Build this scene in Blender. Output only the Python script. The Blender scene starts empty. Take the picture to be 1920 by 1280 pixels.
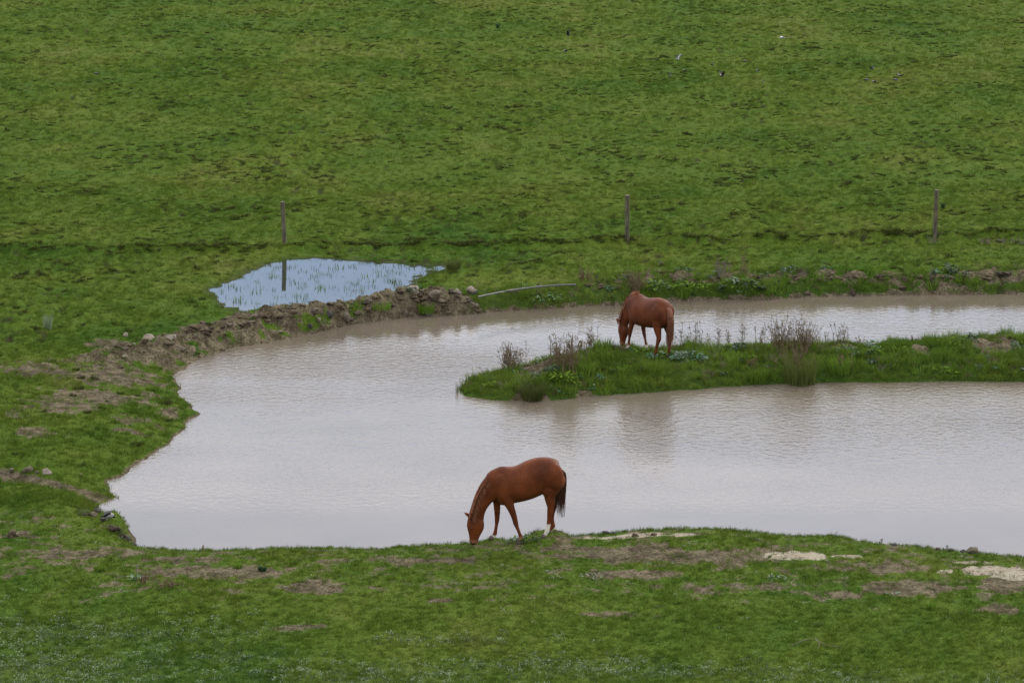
import bpy, bmesh, math, random
import numpy as np
from mathutils import Vector, Matrix, Euler

random.seed(7)
RNG = np.random.default_rng(11)
S = bpy.context.scene
COL = S.collection
R = math.radians

# ------------------------------------------------------------------ camera, sky, sun, exposure
F_PX = 5760.0            # focal length in photograph pixels (1920 wide)
PITCH = math.atan(1145.0 / F_PX)
CAM_Z = 16.5
cam_d = bpy.data.cameras.new('camera')
cam_d.sensor_width = 36.0
cam_d.lens = 36.0 * F_PX / 1920.0
cam_d.clip_start = 0.5
cam_d.clip_end = 6000.0
cam = bpy.data.objects.new('camera', cam_d)
cam.location = (0, 0, CAM_Z)
cam.rotation_euler = (math.pi / 2 - PITCH, 0, 0)
COL.objects.link(cam)
S.camera = cam
cam_d.dof.use_dof = False

SUN_EL, SUN_AZ = R(34), R(42)      # azimuth measured from +Y (away) towards +X (right)
world = bpy.data.worlds.new('World')
S.world = world
world.use_nodes = True
wn = world.node_tree.nodes
wl = world.node_tree.links
for n in list(wn):
    wn.remove(n)
w_out = wn.new('ShaderNodeOutputWorld')
w_bg = wn.new('ShaderNodeBackground')
w_bg.inputs['Strength'].default_value = 0.10
sky = wn.new('ShaderNodeTexSky')
sky.sky_type = 'NISHITA'
sky.sun_disc = False
sky.sun_elevation = SUN_EL
sky.sun_rotation = SUN_AZ
sky.altitude = 50
sky.air_density = 1.2
sky.dust_density = 2.0
w_tc = wn.new('ShaderNodeTexCoord')
w_sep = wn.new('ShaderNodeSeparateXYZ')
wl.new(w_tc.outputs['Generated'], w_sep.inputs[0])
w_map = wn.new('ShaderNodeMapping')
w_map.inputs['Scale'].default_value = (2.2, 2.2, 9.0)
wl.new(w_tc.outputs['Generated'], w_map.inputs['Vector'])
w_noise = wn.new('ShaderNodeTexNoise')
w_noise.inputs['Scale'].default_value = 1.6
w_noise.inputs['Detail'].default_value = 5
w_noise.inputs['Roughness'].default_value = 0.55
wl.new(w_map.outputs[0], w_noise.inputs['Vector'])
# warped elevation -> layered stratus colours
w_wm = wn.new('ShaderNodeMath'); w_wm.operation = 'MULTIPLY_ADD'
w_wm.inputs[1].default_value = 0.05; w_wm.inputs[2].default_value = -0.025
wl.new(w_noise.outputs['Fac'], w_wm.inputs[0])
w_add = wn.new('ShaderNodeMath'); w_add.operation = 'ADD'
wl.new(w_sep.outputs['Z'], w_add.inputs[0]); wl.new(w_wm.outputs[0], w_add.inputs[1])
w_ramp = wn.new('ShaderNodeValToRGB')
cr = w_ramp.color_ramp
SKYC = [(0.0, (.60, .72, .95)), (0.165, (.45, .60, .88)), (0.187, (.51, .66, .93)), (0.201, (1.40, 1.41, 1.47)),
        (0.224, (1.42, 1.39, 1.43)), (0.240, (.92, 1.02, 1.27)), (0.262, (.92, 1.02, 1.27)), (0.30, (1.32, 1.34, 1.42)), (0.45, (1.42, 1.40, 1.44)), (1.0, (1.0, 1.02, 1.08))]
while len(cr.elements) < len(SKYC):
    cr.elements.new(0.5)
for e, (p, c) in zip(cr.elements, SKYC):
    e.position = p
    e.color = (c[0] * .6, c[1] * .6, c[2] * .6, 1)
wl.new(w_add.outputs[0], w_ramp.inputs[0])
w_gain = wn.new('ShaderNodeVectorMath'); w_gain.operation = 'SCALE'
w_gain.inputs['Scale'].default_value = 24.4
wl.new(w_ramp.outputs[0], w_gain.inputs[0])
w_cov = wn.new('ShaderNodeMapRange')
w_cov.inputs['From Min'].default_value = 0.30; w_cov.inputs['From Max'].default_value = 0.62
w_cov.inputs['To Min'].default_value = 0.72; w_cov.inputs['To Max'].default_value = 0.98
wl.new(w_noise.outputs['Fac'], w_cov.inputs[0])
w_mix = wn.new('ShaderNodeMix'); w_mix.data_type = 'RGBA'
wl.new(w_cov.outputs[0], w_mix.inputs['Factor'])
wl.new(sky.outputs[0], w_mix.inputs['A']); wl.new(w_gain.outputs[0], w_mix.inputs['B'])
wl.new(w_mix.outputs['Result'], w_bg.inputs[0]); wl.new(w_bg.outputs[0], w_out.inputs[0])

sun_d = bpy.data.lights.new('sun', 'SUN')
sun_d.energy = 2.2
sun_d.angle = R(10)
sun_d.color = (1.0, .95, .87)
sun = bpy.data.objects.new('sun', sun_d)
sdir = Vector((math.sin(SUN_AZ) * math.cos(SUN_EL), math.cos(SUN_AZ) * math.cos(SUN_EL), math.sin(SUN_EL)))
sun.rotation_euler = sdir.to_track_quat('Z', 'Y').to_euler()
sun.location = (40, 120, 60)
COL.objects.link(sun)

S.view_settings.view_transform = 'Standard'
S.view_settings.look = 'None'
S.view_settings.gamma = 1.0
S.view_settings.exposure = 0.0
S.view_settings.use_curve_mapping = False
S.cycles.max_bounces = 5
S.cycles.diffuse_bounces = 2
S.cycles.glossy_bounces = 2
S.cycles.transmission_bounces = 2
S.cycles.transparent_max_bounces = 4

# ------------------------------------------------------------------ helpers
CP, SP_ = math.cos(PITCH), math.sin(PITCH)


def at(px, py, z=0.5):
    """world x, y of the point at height z seen at a photograph pixel"""
    u = (px - 960.0) / F_PX
    v = -(py - 640.0) / F_PX
    dx, dy, dz = u, CP + v * SP_, -SP_ + v * CP
    k = (z - CAM_Z) / dz
    return dx * k, dy * k


def px_scale(py, z=.5):
    x, y = at(960, py, z)
    return F_PX / math.hypot(y, CAM_Z - z)


def tag(o, label=None, cat=None, group=None, kind=None):
    if label: o['label'] = label
    if cat: o['category'] = cat
    if group: o['group'] = group
    if kind: o['kind'] = kind
    return o


def mesh_obj(name, verts, faces, mat=None, parent=None, smooth=True):
    me = bpy.data.meshes.new(name)
    me.from_pydata([tuple(v) for v in verts], [], faces)
    if mat: me.materials.append(mat)
    if smooth: me.polygons.foreach_set('use_smooth', [True] * len(me.polygons))
    me.update()
    o = bpy.data.objects.new(name, me)
    COL.objects.link(o)
    if parent: o.parent = parent
    return o


def empty(name, loc, rz=0):
    o = bpy.data.objects.new(name, None)
    o.empty_display_size = 0.2
    COL.objects.link(o)
    o.location = loc
    o.rotation_euler = (0, 0, rz)
    return o


# ---- numpy gradient noise
_perm = np.random.default_rng(3).permutation(512).astype(np.int64)
_ang = np.random.default_rng(4).uniform(0, 2 * np.pi, 512)
_gx, _gy = np.cos(_ang), np.sin(_ang)


def pn(x, y, seed=0):
    x = np.asarray(x, float) + seed * 37.17; y = np.asarray(y, float) + seed * 91.31
    xi = np.floor(x).astype(np.int64); yi = np.floor(y).astype(np.int64)
    xf = x - xi; yf = y - yi
    u = xf * xf * xf * (xf * (xf * 6 - 15) + 10); v = yf * yf * yf * (yf * (yf * 6 - 15) + 10)

    def g(ix, iy, fx, fy):
        h = _perm[(_perm[ix & 511] + iy) & 511]
        return _gx[h] * fx + _gy[h] * fy
    a = g(xi, yi, xf, yf); b = g(xi + 1, yi, xf - 1, yf)
    c = g(xi, yi + 1, xf, yf - 1); d = g(xi + 1, yi + 1, xf - 1, yf - 1)
    return ((a + (b - a) * u) + ((c + (d - c) * u) - (a + (b - a) * u)) * v) * 1.5


def fbm(x, y, oct=4, seed=0):
    s = 0; a = 1; t = 0
    for i in range(oct):
        s = s + a * pn(x * 2 ** i, y * 2 ** i, seed + i); t += a; a *= .5
    return s / t


def sstep(a, b, x):
    t = np.clip((x - a) / (b - a), 0, 1)
    return t * t * (3 - 2 * t)


def sdf(X, Y, P):
    """signed distance, positive inside"""
    P = np.asarray(P, float); n = len(P)
    d2 = np.full(X.shape, 1e18); ins = np.zeros(X.shape, bool)
    for i in range(n):
        ax, ay = P[i]; bx, by = P[(i + 1) % n]
        ex, ey = bx - ax, by - ay
        wx, wy = X - ax, Y - ay
        t = np.clip((wx * ex + wy * ey) / (ex * ex + ey * ey + 1e-12), 0, 1)
        d2 = np.minimum(d2, (wx - t * ex) ** 2 + (wy - t * ey) ** 2)
        c = ((ay > Y) != (by > Y)) & (X < (bx - ax) * (Y - ay) / ((by - ay) if by != ay else 1e-9) + ax)
        ins ^= c
    return np.where(ins, 1, -1) * np.sqrt(d2)


def polydist(X, Y, P, H):
    """distance to an open polyline and the interpolated value H at the closest point"""
    best = np.full(X.shape, 1e18); hv = np.zeros(X.shape)
    for i in range(len(P) - 1):
        ax, ay = P[i]; bx, by = P[i + 1]
        ex, ey = bx - ax, by - ay
        t = np.clip(((X - ax) * ex + (Y - ay) * ey) / (ex * ex + ey * ey + 1e-12), 0, 1)
        d = (X - ax - t * ex) ** 2 + (Y - ay - t * ey) ** 2
        m = d < best
        best = np.where(m, d, best); hv = np.where(m, H[i] + (H[i + 1] - H[i]) * t, hv)
    return np.sqrt(best), hv


def catmull(P, k=6):
    P = [np.array(p, float) for p in P]
    out = []
    for i in range(len(P) - 1):
        p0 = P[max(i - 1, 0)]; p1 = P[i]; p2 = P[i + 1]; p3 = P[min(i + 2, len(P) - 1)]
        for j in range(k):
            t = j / k
            out.append(.5 * ((2 * p1) + (-p0 + p2) * t + (2 * p0 - 5 * p1 + 4 * p2 - p3) * t * t + (-p0 + 3 * p1 - 3 * p2 + p3) * t ** 3))
    out.append(P[-1])
    return out


# ------------------------------------------------------------------ node material helpers
class NT:
    def __init__(self, name):
        self.m = bpy.data.materials.new(name); self.m.use_nodes = True
        self.t = self.m.node_tree; self.n = self.t.nodes; self.l = self.t.links
        for n in list(self.n): self.n.remove(n)
        self.out = self.n.new('ShaderNodeOutputMaterial')

    def add(self, ty, **kw):
        n = self.n.new(ty)
        for k, v in kw.items():
            if k in n.inputs.keys():
                n.inputs[k].default_value = v
            else:
                setattr(n, k, v)
        return n

    def ln(self, a, b): self.l.new(a, b)

    def pos(self):
        if not hasattr(self, '_p'): self._p = self.n.new('ShaderNodeNewGeometry')
        return self._p.outputs['Position']

    def noise(self, scale, detail=3, rough=.55, vec=None, stretch=None):
        n = self.add('ShaderNodeTexNoise')
        n.inputs['Scale'].default_value = scale; n.inputs['Detail'].default_value = detail; n.inputs['Roughness'].default_value = rough
        v = vec or self.pos()
        if stretch:
            mp = self.add('ShaderNodeMapping'); mp.inputs['Scale'].default_value = stretch
            self.ln(v, mp.inputs['Vector']); v = mp.outputs[0]
        self.ln(v, n.inputs['Vector'])
        return n.outputs['Fac']

    def ramp(self, fac, stops):
        r = self.add('ShaderNodeValToRGB'); e = r.color_ramp.elements
        while len(e) < len(stops): e.new(.5)
        for q, (p, c) in zip(e, stops):
            q.position = p; q.color = (c[0], c[1], c[2], 1) if not isinstance(c, (int, float)) else (c, c, c, 1)
        self.ln(fac, r.inputs[0])
        return r.outputs[0]

    def mix(self, f, a, b, mode='MIX'):
        m = self.add('ShaderNodeMix', data_type='RGBA', blend_type=mode)
        for s, v in (('Factor', f), ('A', a), ('B', b)):
            if isinstance(v, (int, float)): m.inputs[s].default_value = v
            elif isinstance(v, tuple): m.inputs[s].default_value = (*v, 1)
            else: self.ln(v, m.inputs[s])
        return m.outputs['Result']

    def math(self, op, a, b=None, c=None):
        m = self.add('ShaderNodeMath', operation=op)
        for i, v in enumerate((a, b, c)):
            if v is None: continue
            if isinstance(v, (int, float)): m.inputs[i].default_value = v
            else: self.ln(v, m.inputs[i])
        return m.outputs[0]

    def attr(self, name, out='Color'):
        a = self.add('ShaderNodeAttribute'); a.attribute_name = name
        return a.outputs[out]

    def principled(self, color, rough=.8, spec=.3, bump=None, bstr=.5, bdist=.02, trans=None):
        p = self.add('ShaderNodeBsdfPrincipled')
        if isinstance(color, tuple): p.inputs['Base Color'].default_value = (*color, 1)
        else: self.ln(color, p.inputs['Base Color'])
        if isinstance(rough, (int, float)): p.inputs['Roughness'].default_value = rough
        else: self.ln(rough, p.inputs['Roughness'])
        p.inputs['Specular IOR Level'].default_value = spec
        if bump is not None:
            b = self.add('ShaderNodeBump'); b.inputs['Strength'].default_value = bstr; b.inputs['Distance'].default_value = bdist
            self.ln(bump, b.inputs['Height']); self.ln(b.outputs[0], p.inputs['Normal'])
        if trans:
            tr = self.add('ShaderNodeBsdfTranslucent')
            if isinstance(color, tuple): tr.inputs[0].default_value = (*color, 1)
            else: self.ln(color, tr.inputs[0])
            mx = self.add('ShaderNodeMixShader'); mx.inputs[0].default_value = trans
            self.ln(p.outputs[0], mx.inputs[1]); self.ln(tr.outputs[0], mx.inputs[2]); self.ln(mx.outputs[0], self.out.inputs[0])
        else:
            self.ln(p.outputs[0], self.out.inputs[0])
        self.p = p
        return self.m


def simple(name, c, rough=.8, spec=.25, var=.35, scale=20, bump=True, trans=None, bd=.01):
    t = NT(name)
    n = t.noise(scale, 4)
    col = t.mix(1.0, c, t.ramp(n, [(.25, 1 - var), (.75, 1 + var)]), 'MULTIPLY')
    return t.principled(col, rough, spec, bump=n if bump else None, bstr=.5, bdist=bd, trans=trans)


def green_field(t, gain=1.0):
    """pasture colour as a function of world position, shared by the ground and the blades"""
    big = t.noise(.16, 4, .6, stretch=(1, .55, 1))
    mid = t.noise(.9, 4, .6, stretch=(1, .6, 1))
    fine = t.noise(7.0, 3, .6)
    s = t.math('ADD', t.math('MULTIPLY', big, .48), t.math('MULTIPLY', mid, .28))
    s = t.math('ADD', s, t.math('MULTIPLY', fine, .24))
    g = gain
    col = t.ramp(s, [(.36, (.036 * g, .079 * g, .011 * g)), (.46, (.057 * g, .098 * g, .012 * g)), (.54, (.077 * g, .112 * g, .015 * g)), (.64, (.108 * g, .122 * g, .028 * g))])
    vf = t.noise(42.0, 3, .75, stretch=(.8, 1, 1))
    col = t.mix(1.0, col, t.ramp(vf, [(.30, .50), (.5, 1.0), (.70, 1.75)]), 'MULTIPLY')
    return col


# grass blade material
def make_grass_mat(name, gain, hue=None):
    t = NT(name)
    col = green_field(t, gain)
    oi = t.add('ShaderNodeObjectInfo')
    v = t.math('MULTIPLY_ADD', oi.outputs['Random'], .5, .86)
    cc = t.add('ShaderNodeCombineColor')
    for i in range(3): t.ln(v, cc.inputs[i])
    col = t.mix(1.0, col, cc.outputs[0], 'MULTIPLY')
    if hue: col = t.mix(hue[3], col, t.mix(1.0, hue[:3], cc.outputs[0], 'MULTIPLY'))
    m = t.principled(col, .8, .015, trans=.25)
    ia = t.add('ShaderNodeAttribute'); ia.attribute_type = 'INSTANCER'; ia.attribute_name = 'tn'
    sc_ = t.add('ShaderNodeVectorMath', operation='SCALE'); t.ln(t._p.outputs['Normal'], sc_.inputs[0]); sc_.inputs['Scale'].default_value = .35
    ad = t.add('ShaderNodeVectorMath', operation='ADD'); t.ln(ia.outputs['Vector'], ad.inputs[0]); t.ln(sc_.outputs[0], ad.inputs[1])
    nm = t.add('ShaderNodeVectorMath', operation='NORMALIZE'); t.ln(ad.outputs[0], nm.inputs[0])
    t.ln(nm.outputs[0], t.p.inputs['Normal'])
    return m


M = {}
M['grass'] = make_grass_mat('grass_blades', 1.22)
M['lush'] = make_grass_mat('lush_blades', 1.6, (.088, .155, .020, .5))
M['rush'] = make_grass_mat('rush_blades', .9, (.085, .090, .032, .6))
M['thatch_shade'] = simple('dead_thatch_with_shade', (.056, .066, .017), .9, .05, .5, 9, False)  # dead brown grass, its colour darkened with the shade of hummock fronts
M['silver'] = simple('silvery_leaf', (.19, .25, .14), .5, .4, .3, 30, False, .2)
M['thistle'] = simple('thistle_leaf', (.07, .17, .085), .45, .5, .4, 12, False, .2)
M['dry'] = simple('dry_stem', (.135, .098, .055), .8, .2, .4, 9, False)
M['dry_grey'] = simple('dry_grey_stem', (.17, .14, .11), .8, .2, .4, 9, False)
M['dark_leaf'] = simple('dark_leaf', (.028, .06, .02), .5, .4, .4, 14, False, .2)
M['petal'] = simple('pale_petal', (.62, .6, .5), .6, .3, .1, 5, False)
M['soil'] = simple('soil', (.092, .072, .045), .95, .1, .55, 14, True, bd=.03)
M['soil_dark'] = simple('dark_soil', (.055, .043, .030), .95, .1, .5, 14, True, bd=.03)
M['stone'] = simple('stone', (.115, .096, .068), .9, .2, .4, 11, True, bd=.02)
M['stone_pale'] = simple('pale_stone', (.22, .19, .145), .9, .2, .3, 11, True, bd=.02)
M['stone_dark'] = simple('dark_stone', (.05, .045, .042), .85, .3, .5, 11, True, bd=.02)


def moss_mat():
    t = NT('mossy_stone')
    n = t.noise(9, 4)
    up = t.add('ShaderNodeSeparateXYZ'); t.ln(t._p.outputs['Normal'], up.inputs[0])
    f = t.math('ADD', up.outputs['Z'], t.math('MULTIPLY', n, 1.0))
    col = t.mix(t.ramp(f, [(.7, 0.0), (1.1, 1.0)]), (.075, .06, .045), (.042, .060, .012))
    return t.principled(col, .9, .1, bump=n, bstr=.8, bdist=.03)


M['moss'] = moss_mat()

# ------------------------------------------------------------------ shorelines, all in metres on the ground
CREST = .55
far_px = [(2300, 546), (2100, 549), (1920, 552), (1800, 552), (1700, 553), (1600, 554), (1500, 558), (1440, 562), (1380, 561), (1262, 564), (1160, 573),
          (1080, 574), (1000, 580), (900, 588), (840, 592), (790, 591), (720, 601), (660, 607), (620, 618), (560, 630), (500, 643), (430, 652),
          (380, 669), (345, 690), (322, 706), (336, 725), (333, 742), (358, 764), (366, 776), (350, 792), (340, 812), (312, 836), (290, 850),
          (262, 870), (238, 886), (198, 903), (205, 916), (227, 931), (196, 945), (183, 956), (192, 978), (215, 992), (240, 1002)]
crest_px = [(246, 1018), (300, 1025), (400, 1027), (520, 1023), (600, 1023), (700, 1023), (800, 1020), (860, 1016), (960, 1010), (1050, 1005), (1100, 1000),
            (1200, 995), (1280, 992), (1380, 994), (1480, 1000), (1600, 1003), (1680, 1015), (1800, 1030), (1920, 1041), (2100, 1056), (2300, 1068)]
pond = [at(x, y, 0) for x, y in far_px]
near_crest = [at(x, y, CREST) for x, y in crest_px]
pond += [(x, y + 1.15) for x, y in near_crest]
pen_near_px = [(862, 734), (872, 743), (930, 750), (990, 752), (1060, 748), (1100, 742), (1200, 736), (1300, 731), (1380, 723), (1450, 719),
               (1540, 718), (1640, 717), (1760, 714), (1920, 716), (2100, 716), (2400, 716)]
pen_far_px = [(2400, 600, .75), (2100, 600, .75), (1920, 606, .75), (1870, 607, .72), (1800, 613, .65), (1750, 620, .6), (1690, 628, .55), (1640, 632, .52), (1560, 635, .5),
              (1480, 636, .5), (1400, 639, .5), (1340, 640, .5), (1262, 644, .5), (1160, 647, .5), (1110, 648, .5), (1080, 652, .48), (1040, 660, .45),
              (1000, 668, .42), (960, 678, .36), (920, 690, .3), (890, 698, .22), (874, 710, .15), (864, 722, .08)]
pen = [at(x, y, 0) for x, y in pen_near_px]
pen_far = [at(x, y, z) for x, y, z in pen_far_px]
pen += [(x, y + .35 + z * .6) for (x, y), (_, _, z) in zip(pen_far, pen_far_px)]
PUD_Z = .44
pud_px = [(398, 543), (430, 530), (470, 510), (500, 496), (540, 488), (580, 485), (640, 488), (700, 492), (760, 497), (832, 498), (826, 509), (786, 520),
          (764, 532), (744, 550), (680, 560), (620, 572), (560, 580), (500, 584), (458, 586), (428, 574), (412, 560)]
pud = [at(x, y, PUD_Z) for x, y in pud_px]
berm_px = [(205, 652, .12, .6), (250, 638, .26, .66), (300, 628, .30, .7), (340, 614, .28, .7), (420, 599, .26, .68), (480, 590, .24, .64), (560, 575, .24, .62), (640, 568, .24, .60), (700, 557, .26, .62), (750, 547, .32, .66),
           (800, 545, .30, .66), (845, 549, .20, .64), (878, 551, .10, .62), (905, 554, .03, .58)]
berm = [at(x, y, zz) for x, y, h, zz in berm_px]; berm_h = [h for _, _, h, _ in berm_px]

# ------------------------------------------------------------------ terrain grid (fan shaped rows, finest where the pasture is closest)
tt = np.concatenate([-np.geomspace(2.2, .215, 24)[:-1], np.linspace(-.21, .21, 700), np.geomspace(.215, 2.2, 24)[1:]])
dd = np.concatenate([np.linspace(1.0, 47, 24), np.geomspace(48, 195, 900), np.geomspace(200, 3200, 30)])
TT, DD = np.meshgrid(tt, dd)
GX, GY = TT * DD, DD


def land(X, Y):
    z = .5 + .07 * fbm(X / 14, Y / 14, 3, 1) + .035 * fbm(X / 3.2, Y / 3.2, 3, 5)
    z = z + .5 * sstep(105, 190, Y) * (1 + .4 * fbm(X / 40, Y / 50, 2, 9)) + .25 * fbm(X / 60, Y / 60, 2, 8) * sstep(105, 140, Y)
    z = z + np.maximum(Y - 195, 0) * .02
    z = z + np.clip(49 - Y, 0, None) * .283
    # the little bank tops of the near shore
    z = z - .10 * sstep(59, 54, Y)
    return z


def features(X, Y):
    """height plus masks: soil, pale sand, lush, dark"""
    z = land(X, Y)
    wob = .16 * fbm(X / .9, Y / .9, 3, 21) + .10 * pn(X / 3.1, Y / 3.1, 23)
    s_p = -sdf(X, Y, pond) + wob        # >0 on land outside the outer shore
    s_i = sdf(X, Y, pen) + wob * .8     # >0 on the spit
    on_pen = s_i > s_p
    s = np.maximum(s_p, s_i)
    w_out_ = np.where(Y > 84, .45, .9)
    w_out_ = np.where((X < -6) & (Y < 84), 1.5, w_out_)
    w_out_ = np.where((Y < 64.5), .45, w_out_)
    w_out_ = np.where((X > -6) & (Y > 74), .38, w_out_)
    # peninsula height
    hp = .50 + .12 * sstep(14, 22, X) + .06 * fbm(X / 1.3, Y / 1.3, 3, 31)
    hp = hp * sstep(-2.2, 2.5, X) * .75 + hp * .25
    hump = .22 * np.exp(-((X - 1.2) / .9) ** 2 - ((Y - 77) / 1.2) ** 2)
    hp = hp + hump + .26 * np.maximum(fbm(X / .8, Y / .75, 3, 33), -.15) * sstep(-1.5, 1.5, X) + .05 * np.maximum(pn(X / .35, Y / .35, 36), 0)
    H = np.where(on_pen, hp, z)
    w = np.where(on_pen, .75, w_out_)
    zl = H * (1 - np.exp(-np.maximum(s, 0) / w))
    zu = -.5 * (1 - np.exp(np.minimum(s, 0) / .7))
    z = np.where(s > 0, zl, zu)
    dry = sstep(.0, .3, s)
    # hummocks of trodden pasture
    field = np.clip(sstep(86, 92, Y) + sstep(-6.5, -8.5, X) * sstep(70, 74, Y), 0, 1) * (1 - sstep(195, 205, Y))
    patch = sstep(-.25, .35, fbm(X / 7, Y / 9, 2, 40)) * (1 - .6 * sstep(8, 30, X) * sstep(110, 130, Y))
    h1 = np.maximum(pn(X / .50, Y / .70, 50) - .24, 0) ** .9
    h2 = np.maximum(pn(X / .28, Y / .42, 53) - .1, 0)
    h3 = np.maximum(pn(X / 1.3, Y / 1.5, 56) - .1, 0)
    hum = (.22 * h1 + .06 * h2 + .04 * h3)
    z = z + hum * dry * (field * (.35 + .9 * patch) + .22 * (1 - field) * (1 - on_pen) + .35 * on_pen)
    pn1 = pn(X / .42, Y / .55, 57); pn2 = pn(X / .20, Y / .30, 58)
    pit = sstep(.30, .52, pn1 + .3 * pn2) * field * np.clip(patch * 1.3 - .1, 0, 1)
    z = z - .10 * pit
    # rank grass ridges along the old fence lines
    r1, _ = polydist(X, Y, [at(-400, 472), at(300, 470), at(534, 466), at(900, 460), at(1176, 454), at(1760, 446), at(2300, 440)], [0] * 7)
    r1n = .65 + .9 * fbm(X / 1.2, Y / 1.2, 2, 60)
    z = z + .22 * np.clip(r1n, .15, 1.3) * np.exp(-(r1 / .38) ** 2) * np.clip(dry, 0, 1)
    r1b, _ = polydist(X, Y, [at(-400, 480), at(534, 476), at(1176, 463), at(2300, 450)], [0] * 4)
    z = z - .08 * np.exp(-(r1b / .5) ** 2)
    r2, _ = polydist(X, Y, [at(1000, 379), at(1300, 378), at(1600, 372), at(2000, 366)], [0] * 4)
    z = z + .12 * np.clip(.6 + fbm(X / 1.5, Y / 1.5, 2, 61), 0, 1.2) * np.exp(-(r2 / .5) ** 2)
    # berm of dug earth
    bd, bh = polydist(X, Y, berm, berm_h)
    lump = fbm(X / .45, Y / .45, 3, 70)
    bp = np.exp(-(bd / .55) ** 2)
    l3 = np.abs(pn(X / .22, Y / .25, 73))
    z = z + (bh * bp * (1 + .55 * lump) + (.12 * np.maximum(lump, -.3) + .07 * l3) * sstep(1.5, .5, bd) * (bh > .06)) * sstep(-.1, .35, s)
    soil = np.clip(1.15 * sstep(1.35, .45, bd) * np.clip(bh / .2, 0, 1), 0, 1)
    soil = soil * (1 - .9 * sstep(.1, .45, fbm(X / .8, Y / .8, 3, 71) + .30 * sstep(.4, 1.3, bd)))
    # clods along the top of the far bank
    b2, b2h = polydist(X, Y, [at(1090, 528), at(1190, 520), at(1300, 519), at(1400, 516), at(1560, 513), at(1760, 515), at(1920, 510), at(2300, 508)], [.3, .8, .8, .8, 1, .9, 1, 1])
    l2 = fbm(X / .6, Y / .6, 3, 75)
    z = z + (.10 + .16 * l2) * np.exp(-(b2 / .4) ** 2) * b2h
    soil = np.maximum(soil, b2h * sstep(.80, .3, b2) * sstep(-.22, .15, l2 + .05))
    # puddle
    sp = sdf(X, Y, pud) + .30 * fbm(X / .55, Y / .55, 4, 80) + .25 * fbm(X / .5, Y / .4, 3, 84) * sstep(-5, -3, X)
    right = sstep(-4.5, -2.0, X)
    floor_ = PUD_Z - .09 + .03 * fbm(X / .5, Y / .8, 3, 81) + right * (.07 + .16 * fbm(X / .5, Y / .4, 3, 82))
    k = sstep(-.7, .25, sp)
    z = np.where(sp > -.7, z * (1 - k) + floor_ * k, z)
    z = np.where((sp <= 0) & (sp > -3) & (s > .95), np.maximum(z, PUD_Z + .008 + .05 * np.clip(-sp, 0, .6)), z)
    soil = np.where(sp > -.5, np.maximum(soil * (1 - k), .55 * k), soil)
    wet = sstep(-.6, .0, sp)
    # gully on the left
    gd, gh = polydist(X, Y, [at(-300, 850), at(0, 868), at(60, 878), at(120, 888), at(190, 902)], [.45, .38, .30, .20, .04])
    z = z - gh * np.exp(-(gd / .5) ** 2)
    soil = np.maximum(soil, sstep(.62, .3, gd) * .95 * (gh > .05))
    # raised lump of turf on the near left
    mx, my = at(90, 965)
    z = z + .22 * np.exp(-((X - mx) / 1.4) ** 2 - ((Y - my) / 1.4) ** 2)
    mx, my = at(215, 985, .4)
    z = z + .30 * np.exp(-((X - mx) / .28) ** 2 - ((Y - my) / .8) ** 2)
    # ground around the shore line: mud
    soil = np.maximum(soil, 0.8 * sstep(.16, .02, s + .1 * fbm(X / .4, Y / .4, 2, 90)) * (1 - on_pen))
    # near crest hump right of the horse
    mx, my = at(1290, 1000, .6)
    z = z + .13 * np.exp(-((X - mx) / 1.7) ** 2 - ((Y - my) / 1.0) ** 2) * dry
    # painted patches of bare ground
    pale = np.zeros_like(X); worn = np.zeros_like(X); silver = np.zeros_like(X)
    n1 = fbm(X / .8, Y / .9, 4, 95)

    def blob(px, py, rx, ry, gain=1.0):
        cx, cy = at(px, py, .5); sc = px_scale(py); ry = ry * 1.3; gain = gain * 1.12
        ang = math.atan2(CAM_Z, cy)
        e = ((X - cx) / (rx / sc)) ** 2 + ((Y - cy) / (ry / sc / math.sin(ang))) ** 2
        return gain * np.exp(-e)
    for a in [(60, 690, 110, 14, .8), (210, 690, 130, 22, .9), (300, 655, 60, 18, .7), (180, 735, 140, 16, .8), (300, 720, 60, 14, .6), (110, 755, 110, 14, .8),
              (30, 770, 70, 12, .6), (70, 803, 80, 9, .8), (260, 770, 90, 12, .55), (240, 790, 60, 6, .6), (320, 745, 30, 12, .7), (170, 665, 90, 10, .7),
              (210, 637, 60, 8, .9), (330, 790, 40, 16, .4), (380, 660, 60, 10, .6), (0, 885, 110, 10, .8)]:
        worn = np.maximum(worn, blob(*a))
    for a in [(150, 1035, 200, 14, .7), (420, 1070, 200, 12, .9), (590, 1097, 75, 11, 1.0), (330, 1045, 120, 8, .8), (800, 1050, 200, 8, .6), (1080, 1030, 120, 8, .8),
              (1200, 1040, 180, 14, .9), (1330, 1045, 160, 12, .9), (1200, 1073, 120, 8, .9), (1430, 1035, 150, 12, .7), (1660, 1028, 160, 10, .6), (1650, 1060, 200, 16, .7),
              (1700, 1100, 150, 14, .9), (1560, 1110, 110, 12, .7), (1900, 1090, 110, 18, .9), (1140, 1110, 110, 12, .5), (820, 1120, 120, 7, .7), (1160, 1145, 90, 7, .7),
              (1880, 1135, 60, 12, .7), (560, 1165, 60, 6, .7), (1330, 1105, 100, 12, .5), (40, 1005, 60, 10, .8), (1090, 1004, 60, 5, .7)]:
        worn = np.maximum(worn, blob(*a))
    for a in [(400, 1029, 140, 3.5, .7), (640, 1026, 120, 3.5, .8), (800, 1021, 80, 3.5, .7), (1060, 1008, 60, 3, .7)]:
        worn = np.maximum(worn, blob(*a))
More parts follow.
